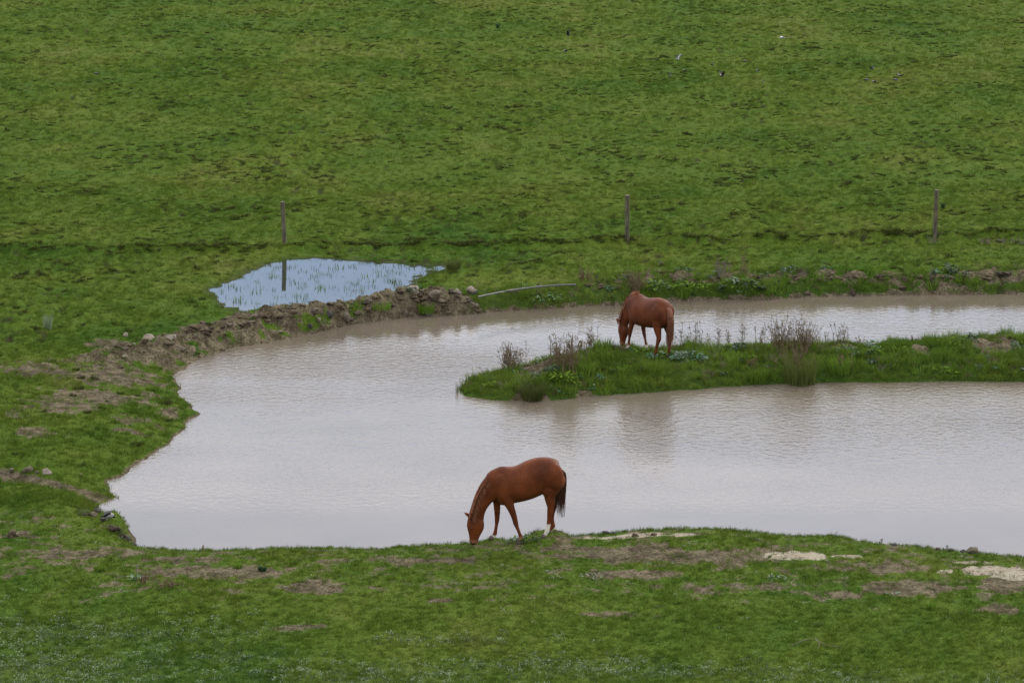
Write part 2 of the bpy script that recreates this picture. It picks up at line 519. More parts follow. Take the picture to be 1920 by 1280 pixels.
    for a in [(1180, 1008, 75, 3.5, 1), (1275, 1012, 35, 3, .8), (1500, 1042, 60, 6, 1.1), (1590, 1042, 50, 3.5, .7), (1860, 1068, 60, 8, 1.05), (1905, 1078, 35, 6, .9), (1770, 1068, 30, 3, .7), (1830, 1050, 50, 3, .7)]:
        pale = np.maximum(pale, blob(*a))
    for a in [(100, 1180, 300, 22, .8), (60, 1250, 320, 30, 1), (700, 1255, 300, 16, .9), (1050, 1240, 200, 14, 1), (1300, 1250, 220, 14, .9), (1600, 1262, 250, 10, .7), (400, 1225, 200, 14, .6), (850, 1190, 150, 8, .5)]:
        silver = np.maximum(silver, blob(*a))
    n4 = fbm(X / .3, Y / .35, 3, 99)
    soil = np.maximum(soil, sstep(.15, 1.05, worn + .55 * n1 + .45 * n4) * (worn > .05))
    soil = np.maximum(soil, (.33 + .5 * n1 + .5 * fbm(X / .5, Y / .3, 3, 98)) * sstep(53.5, 57, Y) * sstep(63, 61, Y) * (Y < 64))
    soil = np.maximum(soil, sstep(.25, .7, pale + .4 * n1 + .3 * n4) * (pale > .05))
    # worn specks all over the pasture, on the sides of the hummocks
    # bare hump on the spit and slumps
    for (px, py, rx, ry) in [(1005, 683, 45, 16), (1350, 648, 20, 5), (1725, 655, 18, 5), (1870, 645, 60, 12), (1635, 635, 30, 5), (1580, 650, 40, 7), (1100, 715, 30, 10), (1000, 720, 50, 10)]:
        soil = np.maximum(soil, sstep(.35, .65, blob(px, py, rx, ry, 1.0) + .5 * n1))
    lush = np.where(on_pen, 1.0, 0.0) * (1 - .6 * sstep(15, 18, X))
    lush = np.maximum(lush, sstep(.9, .5, b2) * (X > 2.5) * 1.0 * (1 - sstep(15, 20, X) * .5))
    lush = np.maximum(lush, (s < 1.0) * (s > 0) * (Y > 84) * (X > -3) * 1.0)
    silver = np.clip(silver + .25 * n1, 0, 1) * (silver > .08)
    return z, np.clip(soil, 0, 1), np.clip(pale * 1.3, 0, 1), np.clip(lush, 0, 1), silver, s, wet, pit


GZ, SOIL, PALE, LUSH, SILV, SHORE, WET, PIT = features(GX, GY)
# hoof prints rest: the terrain is pulled to the soles of the horses (filled in below)
PADS = []


def grid_index(x, y):
    x = np.asarray(x, float); y = np.asarray(y, float)
    fi = np.interp(y, dd, np.arange(len(dd))); fj = np.interp(x / y, tt, np.arange(len(tt)))
    i0 = np.clip(fi.astype(int), 0, len(dd) - 2); j0 = np.clip(fj.astype(int), 0, len(tt) - 2)
    return i0, j0, fi - i0, fj - j0


def sample(A, x, y):
    i, j, a, b = grid_index(x, y)
    return (A[i, j] * (1 - a) + A[i + 1, j] * a) * (1 - b) + (A[i, j + 1] * (1 - a) + A[i + 1, j + 1] * a) * b


def ground(x, y):
    return float(sample(GZ, x, y))


def on_ground(px, py, z=.5):
    """first point of the terrain met by the line of sight through a photograph pixel, kept near the expected depth"""
    for _ in range(14):
        ex, ey = at(px, py, z)
        d = np.arange(ey - 7, ey + 9, .02)
        k = (d / ey)
        X = ex * k; Z = CAM_Z + (z - CAM_Z) * k
        g = sample(GZ, X, d)
        hit = np.nonzero(Z <= g)[0]
        if len(hit) and d[hit[0]] < ey + 3.0:
            q = hit[0]
            return float(X[q]), float(d[q]), float(g[q])
        py += 1.5
    return ex, ey, ground(ex, ey)


def pad(x, y, z, r=.16):
    global GZ
    k = np.exp(-(((GX - x) ** 2 + (GY - y) ** 2) / (r * r)))
    k = np.clip(k * 1.6, 0, 1)
    GZ = GZ * (1 - k) + z * k


def build_ground():
    nr, nc = GX.shape
    me = bpy.data.meshes.new('ground')
    co = np.stack([GX, GY, GZ], -1).reshape(-1, 3).astype(np.float32)
    me.vertices.add(nr * nc); me.vertices.foreach_set('co', co.ravel())
    i, j = np.meshgrid(np.arange(nr - 1), np.arange(nc - 1), indexing='ij')
    a = (i * nc + j).ravel()
    f = np.stack([a, a + 1, a + nc + 1, a + nc], -1).astype(np.int32)
    me.loops.add(f.size); me.loops.foreach_set('vertex_index', f.ravel())
    me.polygons.add(len(f)); me.polygons.foreach_set('loop_start', np.arange(0, f.size, 4, dtype=np.int32))
    me.polygons.foreach_set('use_smooth', np.ones(len(f), bool))
    me.update(calc_edges=True)
    for nm, A in (('cover', np.stack([SOIL, PALE, LUSH, SILV], -1)), ('wet', np.stack([WET, PIT, SHORE * 0, SHORE * 0 + 1], -1))):
        at_ = me.color_attributes.new(nm, 'FLOAT_COLOR', 'POINT')
        at_.data.foreach_set('color', A.reshape(-1).astype(np.float32))
    o = bpy.data.objects.new('ground', me); COL.objects.link(o)
    t = NT('pasture')
    col = green_field(t, .92)
    cov = t.add('ShaderNodeAttribute'); cov.attribute_name = 'cover'
    sep = t.add('ShaderNodeSeparateColor'); t.ln(cov.outputs['Color'], sep.inputs[0])
    fine = t.noise(16, 4, .65); mid = t.noise(3.2, 4, .6); vf = t.noise(60, 2, .7)
    # grass texture: dark gaps between tufts
    gap = t.ramp(t.math('ADD', t.math('MULTIPLY', fine, .6), t.math('MULTIPLY', vf, .4)), [(.33, .42), (.5, 1.0), (.66, 1.4)])
    col = t.mix(1.0, col, gap, 'MULTIPLY')
    lush = t.mix(1.0, (.036, .062, .013), gap, 'MULTIPLY')
    col = t.mix(t.math('MULTIPLY', sep.outputs['Blue'], .75), col, lush)
    col = t.mix(t.math('MULTIPLY', cov.outputs['Alpha'], .3), col, t.mix(1.0, (.082, .115, .042), gap, 'MULTIPLY'))
    soilc = t.ramp(t.math('ADD', t.math('MULTIPLY', mid, .5), t.math('MULTIPLY', fine, .5)), [(.36, (.030, .025, .015)), (.48, (.078, .064, .039)), (.60, (.165, .14, .09))])
    palec = t.ramp(t.math('ADD', t.math('MULTIPLY', fine, .6), t.math('MULTIPLY', mid, .4)), [(.38, (.11, .09, .06)), (.46, (.24, .205, .15)), (.60, (.37, .33, .25))])
    pm = t.ramp(t.math('ADD', sep.outputs['Green'], t.math('MULTIPLY', t.math('SUBTRACT', mid, .5), .9)), [(.38, 0.0), (.55, 1.0)])
    soilc = t.mix(pm, soilc, palec)
    sm = t.ramp(t.math('ADD', sep.outputs['Red'], t.math('MULTIPLY', t.math('SUBTRACT', t.math('ADD', t.math('MULTIPLY', fine, .5), t.math('MULTIPLY', mid, .5)), .5), 1.5)), [(.40, 0.0), (.60, 1.0)])
    col = t.mix(sm, col, soilc)
    wt = t.add('ShaderNodeSeparateColor'); t.ln(t.attr('wet'), wt.inputs[0])
    col = t.mix(t.math('MULTIPLY', wt.outputs['Red'], .65), col, (.03, .035, .018))
    col = t.mix(t.math('MULTIPLY', wt.outputs['Green'], .8), col, (.030, .026, .014))
    bh = t.math('ADD', t.math('MULTIPLY', fine, 1.0), t.math('MULTIPLY', vf, .5))
    o.data.materials.append(t.principled(col, .95, .03, bump=bh, bstr=.9, bdist=.045))
    tag(o, kind='structure')
    return o


# ------------------------------------------------------------------ water
def water_mat(name, turbid, rough, ripple_gain, body=1.0):
    t = NT(name)
    p = t.pos()
    a = t.noise(4.6, 3, .55, stretch=(.95, 1, 1))
    b = t.noise(11.0, 2, .5, stretch=(.85, 1, 1))
    h = t.math('ADD', a, t.math('MULTIPLY', b, .35))
    sep = t.add('ShaderNodeSeparateXYZ'); t.ln(p, sep.inputs[0])
    gust = t.noise(.14, 3, .5, stretch=(.5, 1.4, 1))
    zone = t.add('ShaderNodeMapRange'); t.ln(sep.outputs['Y'], zone.inputs[0])
    zone.inputs['From Min'].default_value = 63.8; zone.inputs['From Max'].default_value = 75.5
    zone.inputs['To Min'].default_value = .03; zone.inputs['To Max'].default_value = 1.05
    z2 = t.add('ShaderNodeMapRange'); t.ln(sep.outputs['Y'], z2.inputs[0])
    z2.inputs['From Min'].default_value = 80; z2.inputs['From Max'].default_value = 86; z2.inputs['To Min'].default_value = 1; z2.inputs['To Max'].default_value = .34
    g = t.math('MULTIPLY', t.math('MULTIPLY', zone.outputs[0], z2.outputs[0]), t.ramp(gust, [(.35, .35), (.6, 1.3)]))
    bmp = t.add('ShaderNodeBump'); bmp.inputs['Distance'].default_value = .05
    t.ln(h, bmp.inputs['Height']); t.ln(t.math('MULTIPLY', g, ripple_gain), bmp.inputs['Strength'])
    pr = t.add('ShaderNodeBsdfPrincipled')
    tn = t.noise(.35, 3)
    col = t.mix(1.0, turbid, t.ramp(tn, [(.3, .88), (.7, 1.12)]), 'MULTIPLY')
    t.ln(col, pr.inputs['Base Color'])
    z3 = t.add('ShaderNodeMapRange'); t.ln(sep.outputs['Y'], z3.inputs[0])
    z3.inputs['From Min'].default_value = 79; z3.inputs['From Max'].default_value = 84.5; z3.inputs['To Min'].default_value = 1; z3.inputs['To Max'].default_value = .15
    rz = t.add('ShaderNodeMapRange'); t.ln(t.math('MULTIPLY', zone.outputs[0], z3.outputs[0]), rz.inputs[0]); rz.inputs['To Min'].default_value = rough; rz.inputs['To Max'].default_value = rough + (.12 if ripple_gain > .2 else 0)
    t.ln(rz.outputs[0], pr.inputs['Roughness'])
    pr.inputs['IOR'].default_value = 1.333
    pr.inputs['Specular IOR Level'].default_value = .5
    t.ln(bmp.outputs[0], pr.inputs['Normal'])
    t.ln(pr.outputs[0], t.out.inputs[0])
    return t.m


def build_water():
    v = [(-14, 60.2, 0), (46, 60.2, 0), (46, 97, 0), (-14, 97, 0)]
    o = mesh_obj('pond_water', v, [(0, 1, 2, 3)], water_mat('turbid_water', (.123, .101, .076), .05, .60), smooth=False)
    tag(o, 'muddy pond of rippled brown water bending round the grassy spit', kind='structure')
    P = np.array(pud); c = P.mean(0)
    ring = [tuple(c + (p - c) * (1 + .55 / np.linalg.norm(p - c))) + (PUD_Z,) for p in P]
    o2 = mesh_obj('puddle_water', ring, [tuple(range(len(ring)))], water_mat('clear_water', (.025, .03, .022), .012, .05), smooth=False)
    tag(o2, 'still blue puddle behind the earth berm mirroring a post', kind='structure')
    return o, o2


# ------------------------------------------------------------------ scatter (grass and other uncountable cover)
def scatter(name, P, rot, scl, idx, sources, label, cat, terrain_normals=True):
    me = bpy.data.meshes.new(name)
    n = len(P)
    me.vertices.add(n); me.vertices.foreach_set('co', np.asarray(P, np.float32).ravel())
    a = me.attributes.new('rot', 'FLOAT_VECTOR', 'POINT'); a.data.foreach_set('vector', np.asarray(rot, np.float32).ravel())
    a = me.attributes.new('scl', 'FLOAT_VECTOR', 'POINT'); a.data.foreach_set('vector', np.asarray(scl, np.float32).ravel())
    a = me.attributes.new('idx', 'INT', 'POINT'); a.data.foreach_set('value', np.asarray(idx, np.int32))
    if terrain_normals:
        px_, py_ = np.asarray(P)[:, 0], np.asarray(P)[:, 1]; e = .12
        gx = (sample(GZ, px_ + e, py_) - sample(GZ, px_ - e, py_)) / (2 * e); gy = (sample(GZ, px_, py_ + e * 1.3) - sample(GZ, px_, py_ - e * 1.3)) / (2.6 * e)
        nn = np.stack([-gx, -gy, np.ones_like(gx)], -1); nn /= np.linalg.norm(nn, axis=1)[:, None]
        a = me.attributes.new('tn', 'FLOAT_VECTOR', 'POINT'); a.data.foreach_set('vector', nn.astype(np.float32).ravel())
    o = bpy.data.objects.new(name, me); COL.objects.link(o)
    c = bpy.data.collections.new(name + '_sources')
    for s_ in sources: c.objects.link(s_)
    g = bpy.data.node_groups.new(name + '_scatter', 'GeometryNodeTree')
    g.interface.new_socket('Geometry', in_out='INPUT', socket_type='NodeSocketGeometry')
    g.interface.new_socket('Geometry', in_out='OUTPUT', socket_type='NodeSocketGeometry')
    N = g.nodes; L = g.links
    gi = N.new('NodeGroupInput'); go = N.new('NodeGroupOutput')
    iop = N.new('GeometryNodeInstanceOnPoints')
    ci = N.new('GeometryNodeCollectionInfo'); ci.inputs['Collection'].default_value = c
    ci.inputs['Separate Children'].default_value = True; ci.inputs['Reset Children'].default_value = True

    def na(nm, ty):
        q = N.new('GeometryNodeInputNamedAttribute'); q.data_type = ty; q.inputs['Name'].default_value = nm
        return q.outputs[0]
    L.new(gi.outputs[0], iop.inputs['Points']); L.new(ci.outputs[0], iop.inputs['Instance'])
    iop.inputs['Pick Instance'].default_value = True
    L.new(na('idx', 'INT'), iop.inputs['Instance Index'])
    L.new(na('rot', 'FLOAT_VECTOR'), iop.inputs['Rotation']); L.new(na('scl', 'FLOAT_VECTOR'), iop.inputs['Scale'])
    L.new(iop.outputs[0], go.inputs[0])
    md = o.modifiers.new('scatter', 'NODES'); md.node_group = g
    tag(o, label, cat, kind='stuff')
    return o


def tuft_source(name, nb, h, spread, width, mat, bend=.5, seed=0, flat=False):
    rnd = random.Random(seed)
    V, Fc = [], []
    for i in range(nb):
        a = rnd.uniform(0, 2 * math.pi); r = spread * math.sqrt(rnd.random())
        bx, by = r * math.cos(a), r * math.sin(a)
        hh = h * rnd.uniform(.5, 1.1); ang = rnd.uniform(0, 2 * math.pi)
        lean = bend * hh * rnd.uniform(.1, 1.0); la = a + rnd.uniform(-.9, .9)
        lx, ly = lean * math.cos(la), lean * math.sin(la)
        wx, wy = width * math.cos(ang) / 2, width * math.sin(ang) / 2
        b = len(V)
        V += [(bx - wx, by - wy, -.02), (bx + wx, by + wy, -.02), (bx + lx * .4 + wx * .75, by + ly * .4 + wy * .75, hh * .6), (bx + lx * .4 - wx * .75, by + ly * .4 - wy * .75, hh * .6), (bx + lx, by + ly, hh)]
        Fc += [(b, b + 1, b + 2, b + 3), (b + 3, b + 2, b + 4)]
    me = bpy.data.meshes.new(name); me.from_pydata(V, [], Fc); me.materials.append(mat); me.update()
    return bpy.data.objects.new(name, me)


def leaf_source(name, n, h, spread, size, mat, seed=0):
    """small round leaves on a low clump"""
    rnd = random.Random(seed); V, Fc = [], []
    for i in range(n):
        a = rnd.uniform(0, 6.283); r = spread * math.sqrt(rnd.random())
        c = Vector((r * math.cos(a), r * math.sin(a), h * rnd.uniform(.2, 1)))
        e = Euler((rnd.uniform(-1, 1), rnd.uniform(-1, 1), rnd.uniform(0, 6.28))).to_matrix()
        s_ = size * rnd.uniform(.6, 1.2)
        b = len(V)
        for q in ((-1, 0, 0), (0, -.55, .1), (1, 0, 0), (0, .55, .1)):
            V.append(c + e @ (Vector(q) * s_))
        Fc.append((b, b + 1, b + 2, b + 3))
    me = bpy.data.meshes.new(name); me.from_pydata([tuple(v) for v in V], [], Fc); me.materials.append(mat); me.update()
    return bpy.data.objects.new(name, me)


def rand_points(d0, d1, dens, half=.185):
    area = half * (d1 * d1 - d0 * d0)
    n = int(area * dens)
    d = np.sqrt(RNG.uniform(d0 * d0, d1 * d1, n)); t = RNG.uniform(-half, half, n)
    return t * d, d


def finish(X, Y, smin, smax, sq=1.0, tilt=.2):
    n = len(X); Z = sample(GZ, X, Y)
    P = np.stack([X, Y, Z], -1)
    rot = np.stack([RNG.normal(0, tilt, n), RNG.normal(0, tilt, n), RNG.uniform(0, 6.283, n)], -1)
    s_ = RNG.uniform(smin, smax, n)
    return P, rot, np.stack([s_, s_, s_ * sq], -1)


def build_grass():
    feet = [bpy_o.parent.matrix_basis @ bpy_o.data.vertices[0].co for bpy_o in S.objects if bpy_o.name.startswith('hoof')]
    src = [tuft_source('grass_tuft_%s' % 'abcd'[i], 22, .055 + .012 * i, .085, .0075, M['grass'], .8, i) for i in range(4)]
    XS, YS = [], []
    for d0, d1, q in ((47, 66, 95), (66, 82, 55), (82, 110, 30), (110, 150, 14), (150, 192, 7)):
        x, y = rand_points(d0, d1, q); XS.append(x); YS.append(y)
    X = np.concatenate(XS); Y = np.concatenate(YS)
    soil = sample(SOIL, X, Y); sh = sample(SHORE, X, Y); wet = sample(WET, X, Y); z = sample(GZ, X, Y)
    keep = (sh > .05) & (sample(PIT, X, Y) < .5) & (RNG.random(len(X)) > np.clip(soil * 1.1 - .05, 0, .93)) & ((wet < .5) | (z > PUD_Z + .01))
    X, Y = X[keep], Y[keep]
    P, rot, scl = finish(X, Y, .7, 1.25)
    lum = np.clip(1 + .45 * fbm(X / 1.5, Y / 1.8, 3, 120), .6, 1.5) * (1 + .5 * sstep(95, 180, Y))
    lum = lum * np.where(Y < 62, .72, 1.0)
    for w in feet:
        lum = lum * (1 - .6 * np.exp(-(((X - w.x) / .22) ** 2 + ((Y - w.y + .25) / .5) ** 2)))
    scl = scl * lum[:, None] * np.where(sample(LUSH, X, Y) > .5, 1.35, 1.0)[:, None]
    scatter('grass', P, rot, scl, RNG.integers(0, 4, len(X)), src, 'short grazed green grass covering the pasture round the pond', 'grass')
    # rank tufts all over the pasture, thatch ones darkened as shaded hummock fronts
    src = [tuft_source('rank_tuft_%s' % 'abc'[i], (36, 110, 36)[i], .12, .13, (.009, .013, .009)[i], [M['rush'], M['thatch_shade'], M['grass']][i], .9, 20 + i) for i in range(3)]
    XS, YS = [], []
    for d0, d1, q in ((47, 64, .7), (64, 88, .7), (88, 120, 5.5), (120, 192, 3.6)):
        x, y = rand_points(d0, d1, q)
        k_ = (fbm(x / 3.5, y / 4.5, 3, 150) + .16 > RNG.random(len(x)) * .62) if d0 >= 88 else np.ones(len(x), bool)
        XS.append(x[k_]); YS.append(y[k_])
    X = np.concatenate(XS); Y = np.concatenate(YS)
    # fence line
    n = 900
    u = RNG.uniform(-60, 1980, n); fx, fy = [], []
    for q in u:
        py = np.interp(q, [-400, 300, 534, 900, 1176, 1760, 2300], [472, 470, 466, 460, 454, 446, 440]) + random.gauss(0, 1.4)
        a, b = at(q, py); fx.append(a); fy.append(b)
    X = np.concatenate([X, fx]); Y = np.concatenate([Y, fy])
    sh = sample(SHORE, X, Y); wet = sample(WET, X, Y)
    keep = (sh > .1) & (wet < .4); n_f = int(keep[-900:].sum()); X, Y = X[keep], Y[keep]
    P, rot, scl = finish(X, Y, .32, .82, .85)
    idx_ = np.where((Y < 66) | ((np.arange(len(X)) >= len(X) - n_f) & (RNG.random(len(X)) > .55)), RNG.choice([0, 2, 2], len(X)), RNG.choice([0, 1, 1, 1], len(X)))
    scl *= (1 + .6 * (RNG.random(len(X)) ** 4))[:, None]
    scl[:, :2] *= np.where(Y > 88, 1.45, 1.0)[:, None]; scl[:, 2] *= np.where(Y > 88, .75, 1.0)
    scatter('rank_grass', P, rot, scl, idx_, src, 'coarse tufts of grass, many with hummock shade put into their colour, dotted over the pasture and the old fence line', 'grass')
    # lush growth on the spit and far bank
    src = [tuft_source('lush_tuft_%s' % 'abc'[i], 34, .17 + .04 * i, .12, .010, M['lush'], .9, 30 + i) for i in range(3)]
    x, y = rand_points(66, 92, 34, .19)
    lush = sample(LUSH, x, y); soil = sample(SOIL, x, y); sh = sample(SHORE, x, y)
    keep = (lush > RNG.random(len(x)) * .95) & (sh > .03) & (RNG.random(len(x)) > soil * 1.05)
    X, Y = x[keep], y[keep]
    P, rot, scl = finish(X, Y, .45, 1.1)
    scl *= np.clip(1 + 1.3 * fbm(X / .7, Y / .8, 2, 130), .3, 2.1)[:, None] * np.where((X > 14) & (Y < 84), .5, .9)[:, None]
    for w in feet:
        scl *= (1 - .65 * np.exp(-(((X - w.x) / .25) ** 2 + ((Y - w.y + .3) / .6) ** 2)))[:, None]
    scatter('lush_grass', P, rot, scl, RNG.integers(0, 3, len(X)), src, 'longer bright green grass on the spit and the far bank', 'grass')
    # straw coloured dead grass among the long growth
    src = [tuft_source('straw_tuft_%s' % 'ab'[i], 20, .16 + .08 * i, .10, .009, M['dry_grey'] if i else M['dry'], 1.0, 40 + i) for i in range(2)]
    x, y = rand_points(60, 92, 20, .19)
    lush = sample(LUSH, x, y); sh = sample(SHORE, x, y); cl = fbm(x / 1.1, y / 1.2, 3, 133)
    keep = (lush > .4) & (sh > .15) & (cl + .15 > RNG.random(len(x)) * .7)
    X, Y = x[keep], y[keep]
    P, rot, scl = finish(X, Y, .4, 1.1)
    scatter('straw_grass', P, rot, scl, RNG.integers(0, 2, len(X)), src, 'dead brown grass mixed into the long growth of the spit and far bank', 'grass', False)
    # silvery low leaves in the foreground and weeds
    src = [leaf_source('clover_a', 26, .05, .10, .013, M['silver'], 1), leaf_source('clover_b', 22, .06, .12, .015, M['dark_leaf'], 2)]
    x, y = rand_points(47, 62, 42)
    sv = sample(SILV, x, y)
    keep = (sv > RNG.random(len(x)) * .9) | (RNG.random(len(x)) < .012)
    X, Y = x[keep], y[keep]
    P, rot, scl = finish(X, Y, .6, 1.3)
    scatter('low_leaves', P, rot, scl, (RNG.random(len(X)) > .62).astype(int), src, 'silvery green low leaves spread through the foreground grass', 'ground cover')
    src = [leaf_source('spit_leaf_a', 40, .13, .14, .035, M['dark_leaf'], 5), leaf_source('spit_leaf_b', 34, .12, .14, .032, M['lush'], 6), leaf_source('spit_leaf_c', 26, .10, .12, .03, M['thistle'], 7)]
    x, y = rand_points(66, 92, 11, .19)
    cl = fbm(x / 1.3, y / 1.3, 3, 160)
    keep = (sample(LUSH, x, y) > .4) & (sample(SHORE, x, y) > .15) & (cl + .1 > RNG.random(len(x)) * .6)
    X, Y = x[keep], y[keep]
    P, rot, scl = finish(X, Y, .5, 1.5)
    scatter('low_herbs', P, rot, scl, RNG.choice([0, 0, 1, 1, 2], len(X)), src, 'leafy dark and pale herbs mixed in the growth of the spit and far bank', 'ground cover', False)
    # pale flecks: daisies and stubble
    fl = leaf_source('fleck_a', 2, .05, .02, .010, M['petal'], 3)
    x, y = rand_points(48, 100, 1.0)
    keep = (sample(SHORE, x, y) > .1) & (sample(WET, x, y) < .3); X, Y = x[keep], y[keep]
    P, rot, scl = finish(X, Y, .6, 1.3)
    scatter('daisies', P, rot, scl, np.zeros(len(X), int), [fl], 'tiny pale flowers flecking the grass', 'flowers')
    # stalks standing in the puddle
    P2 = np.array(pud)
    x = RNG.uniform(P2[:, 0].min(), P2[:, 0].max(), 1500); y = RNG.uniform(P2[:, 1].min(), P2[:, 1].max(), 1500)
    ins = sdf(x, y, pud); cl = pn(x / .7, y / .7, 140)
    keep = (ins > .1) & (cl + .35 * sstep(-8, -3, x) > RNG.random(1500) * 1.0 - .30)
    X, Y = x[keep], y[keep]
    P, rot, scl = finish(X, Y, .5, 1.8, tilt=.12); P[:, 2] = np.maximum(P[:, 2], PUD_Z - .05)
    s3 = [tuft_source('stalk_%s' % 'ab'[i], 2 + 4 * i, .10, .03 + .06 * i, .011, M['lush' if i else 'rush'], .5, 50 + i) for i in range(2)]
    scatter('puddle_stalks', P, rot, scl, RNG.integers(0, 2, len(X)), s3, 'thin green stalks poking through the blue puddle', 'grass')


# ------------------------------------------------------------------ rocks and clods
def rock_mesh(seed, sub=3, rough=.35):
    bm = bmesh.new(); bmesh.ops.create_icosphere(bm, subdivisions=sub, radius=.5)
    rr = np.random.default_rng(seed); off = rr.uniform(0, 50, 3); cuts = [(Vector(rr.normal(size=3)).normalized(), rr.uniform(.22, .42)) for _ in range(11)]
    from mathutils import noise as mn
    for v in bm.verts:
        for n_, d_ in cuts:
            q = v.co.dot(n_) - d_
            if q > 0: v.co -= n_ * q * .85
        k = mn.noise(v.co * 2.2 + Vector(off)) * rough + mn.noise(v.co * 6 + Vector(off)) * rough * .35
        v.co *= 1 + k
    me = bpy.data.meshes.new('rock_shape'); bm.to_mesh(me); bm.free()
    me.polygons.foreach_set('use_smooth', [True] * len(me.polygons))
    return me


ROCKS = {}


def rock(name, px, py, wpx, hpx, mat, label, group=None, cat='stone', sub=3, zref=None, sink=.3):
    key = (mat, random.randrange(5))
    if key not in ROCKS:
        me = rock_mesh(key[1] + len(ROCKS) * 7, sub, .5 if 'stone' in mat else .8); me.materials.append(M[mat]); ROCKS[key] = me
    o = bpy.data.objects.new(name, ROCKS[key]); COL.objects.link(o)
    x, y, z = on_ground(px, py + hpx * .4) if zref is None else (*at(px, py, zref), zref)
    sc = px_scale(py); w = wpx / sc; h = hpx / sc
    o.scale = (w * 1.05, w * random.uniform(.7, 1.0), h * 1.25)
    o.location = (x, y, z + h * (.5 - sink))
    o.rotation_euler = (random.uniform(-.15, .15), random.uniform(-.15, .15), random.uniform(0, 6.28) if wpx < 12 else random.uniform(-.4, .4))
    tag(o, label, cat, group)
    return o


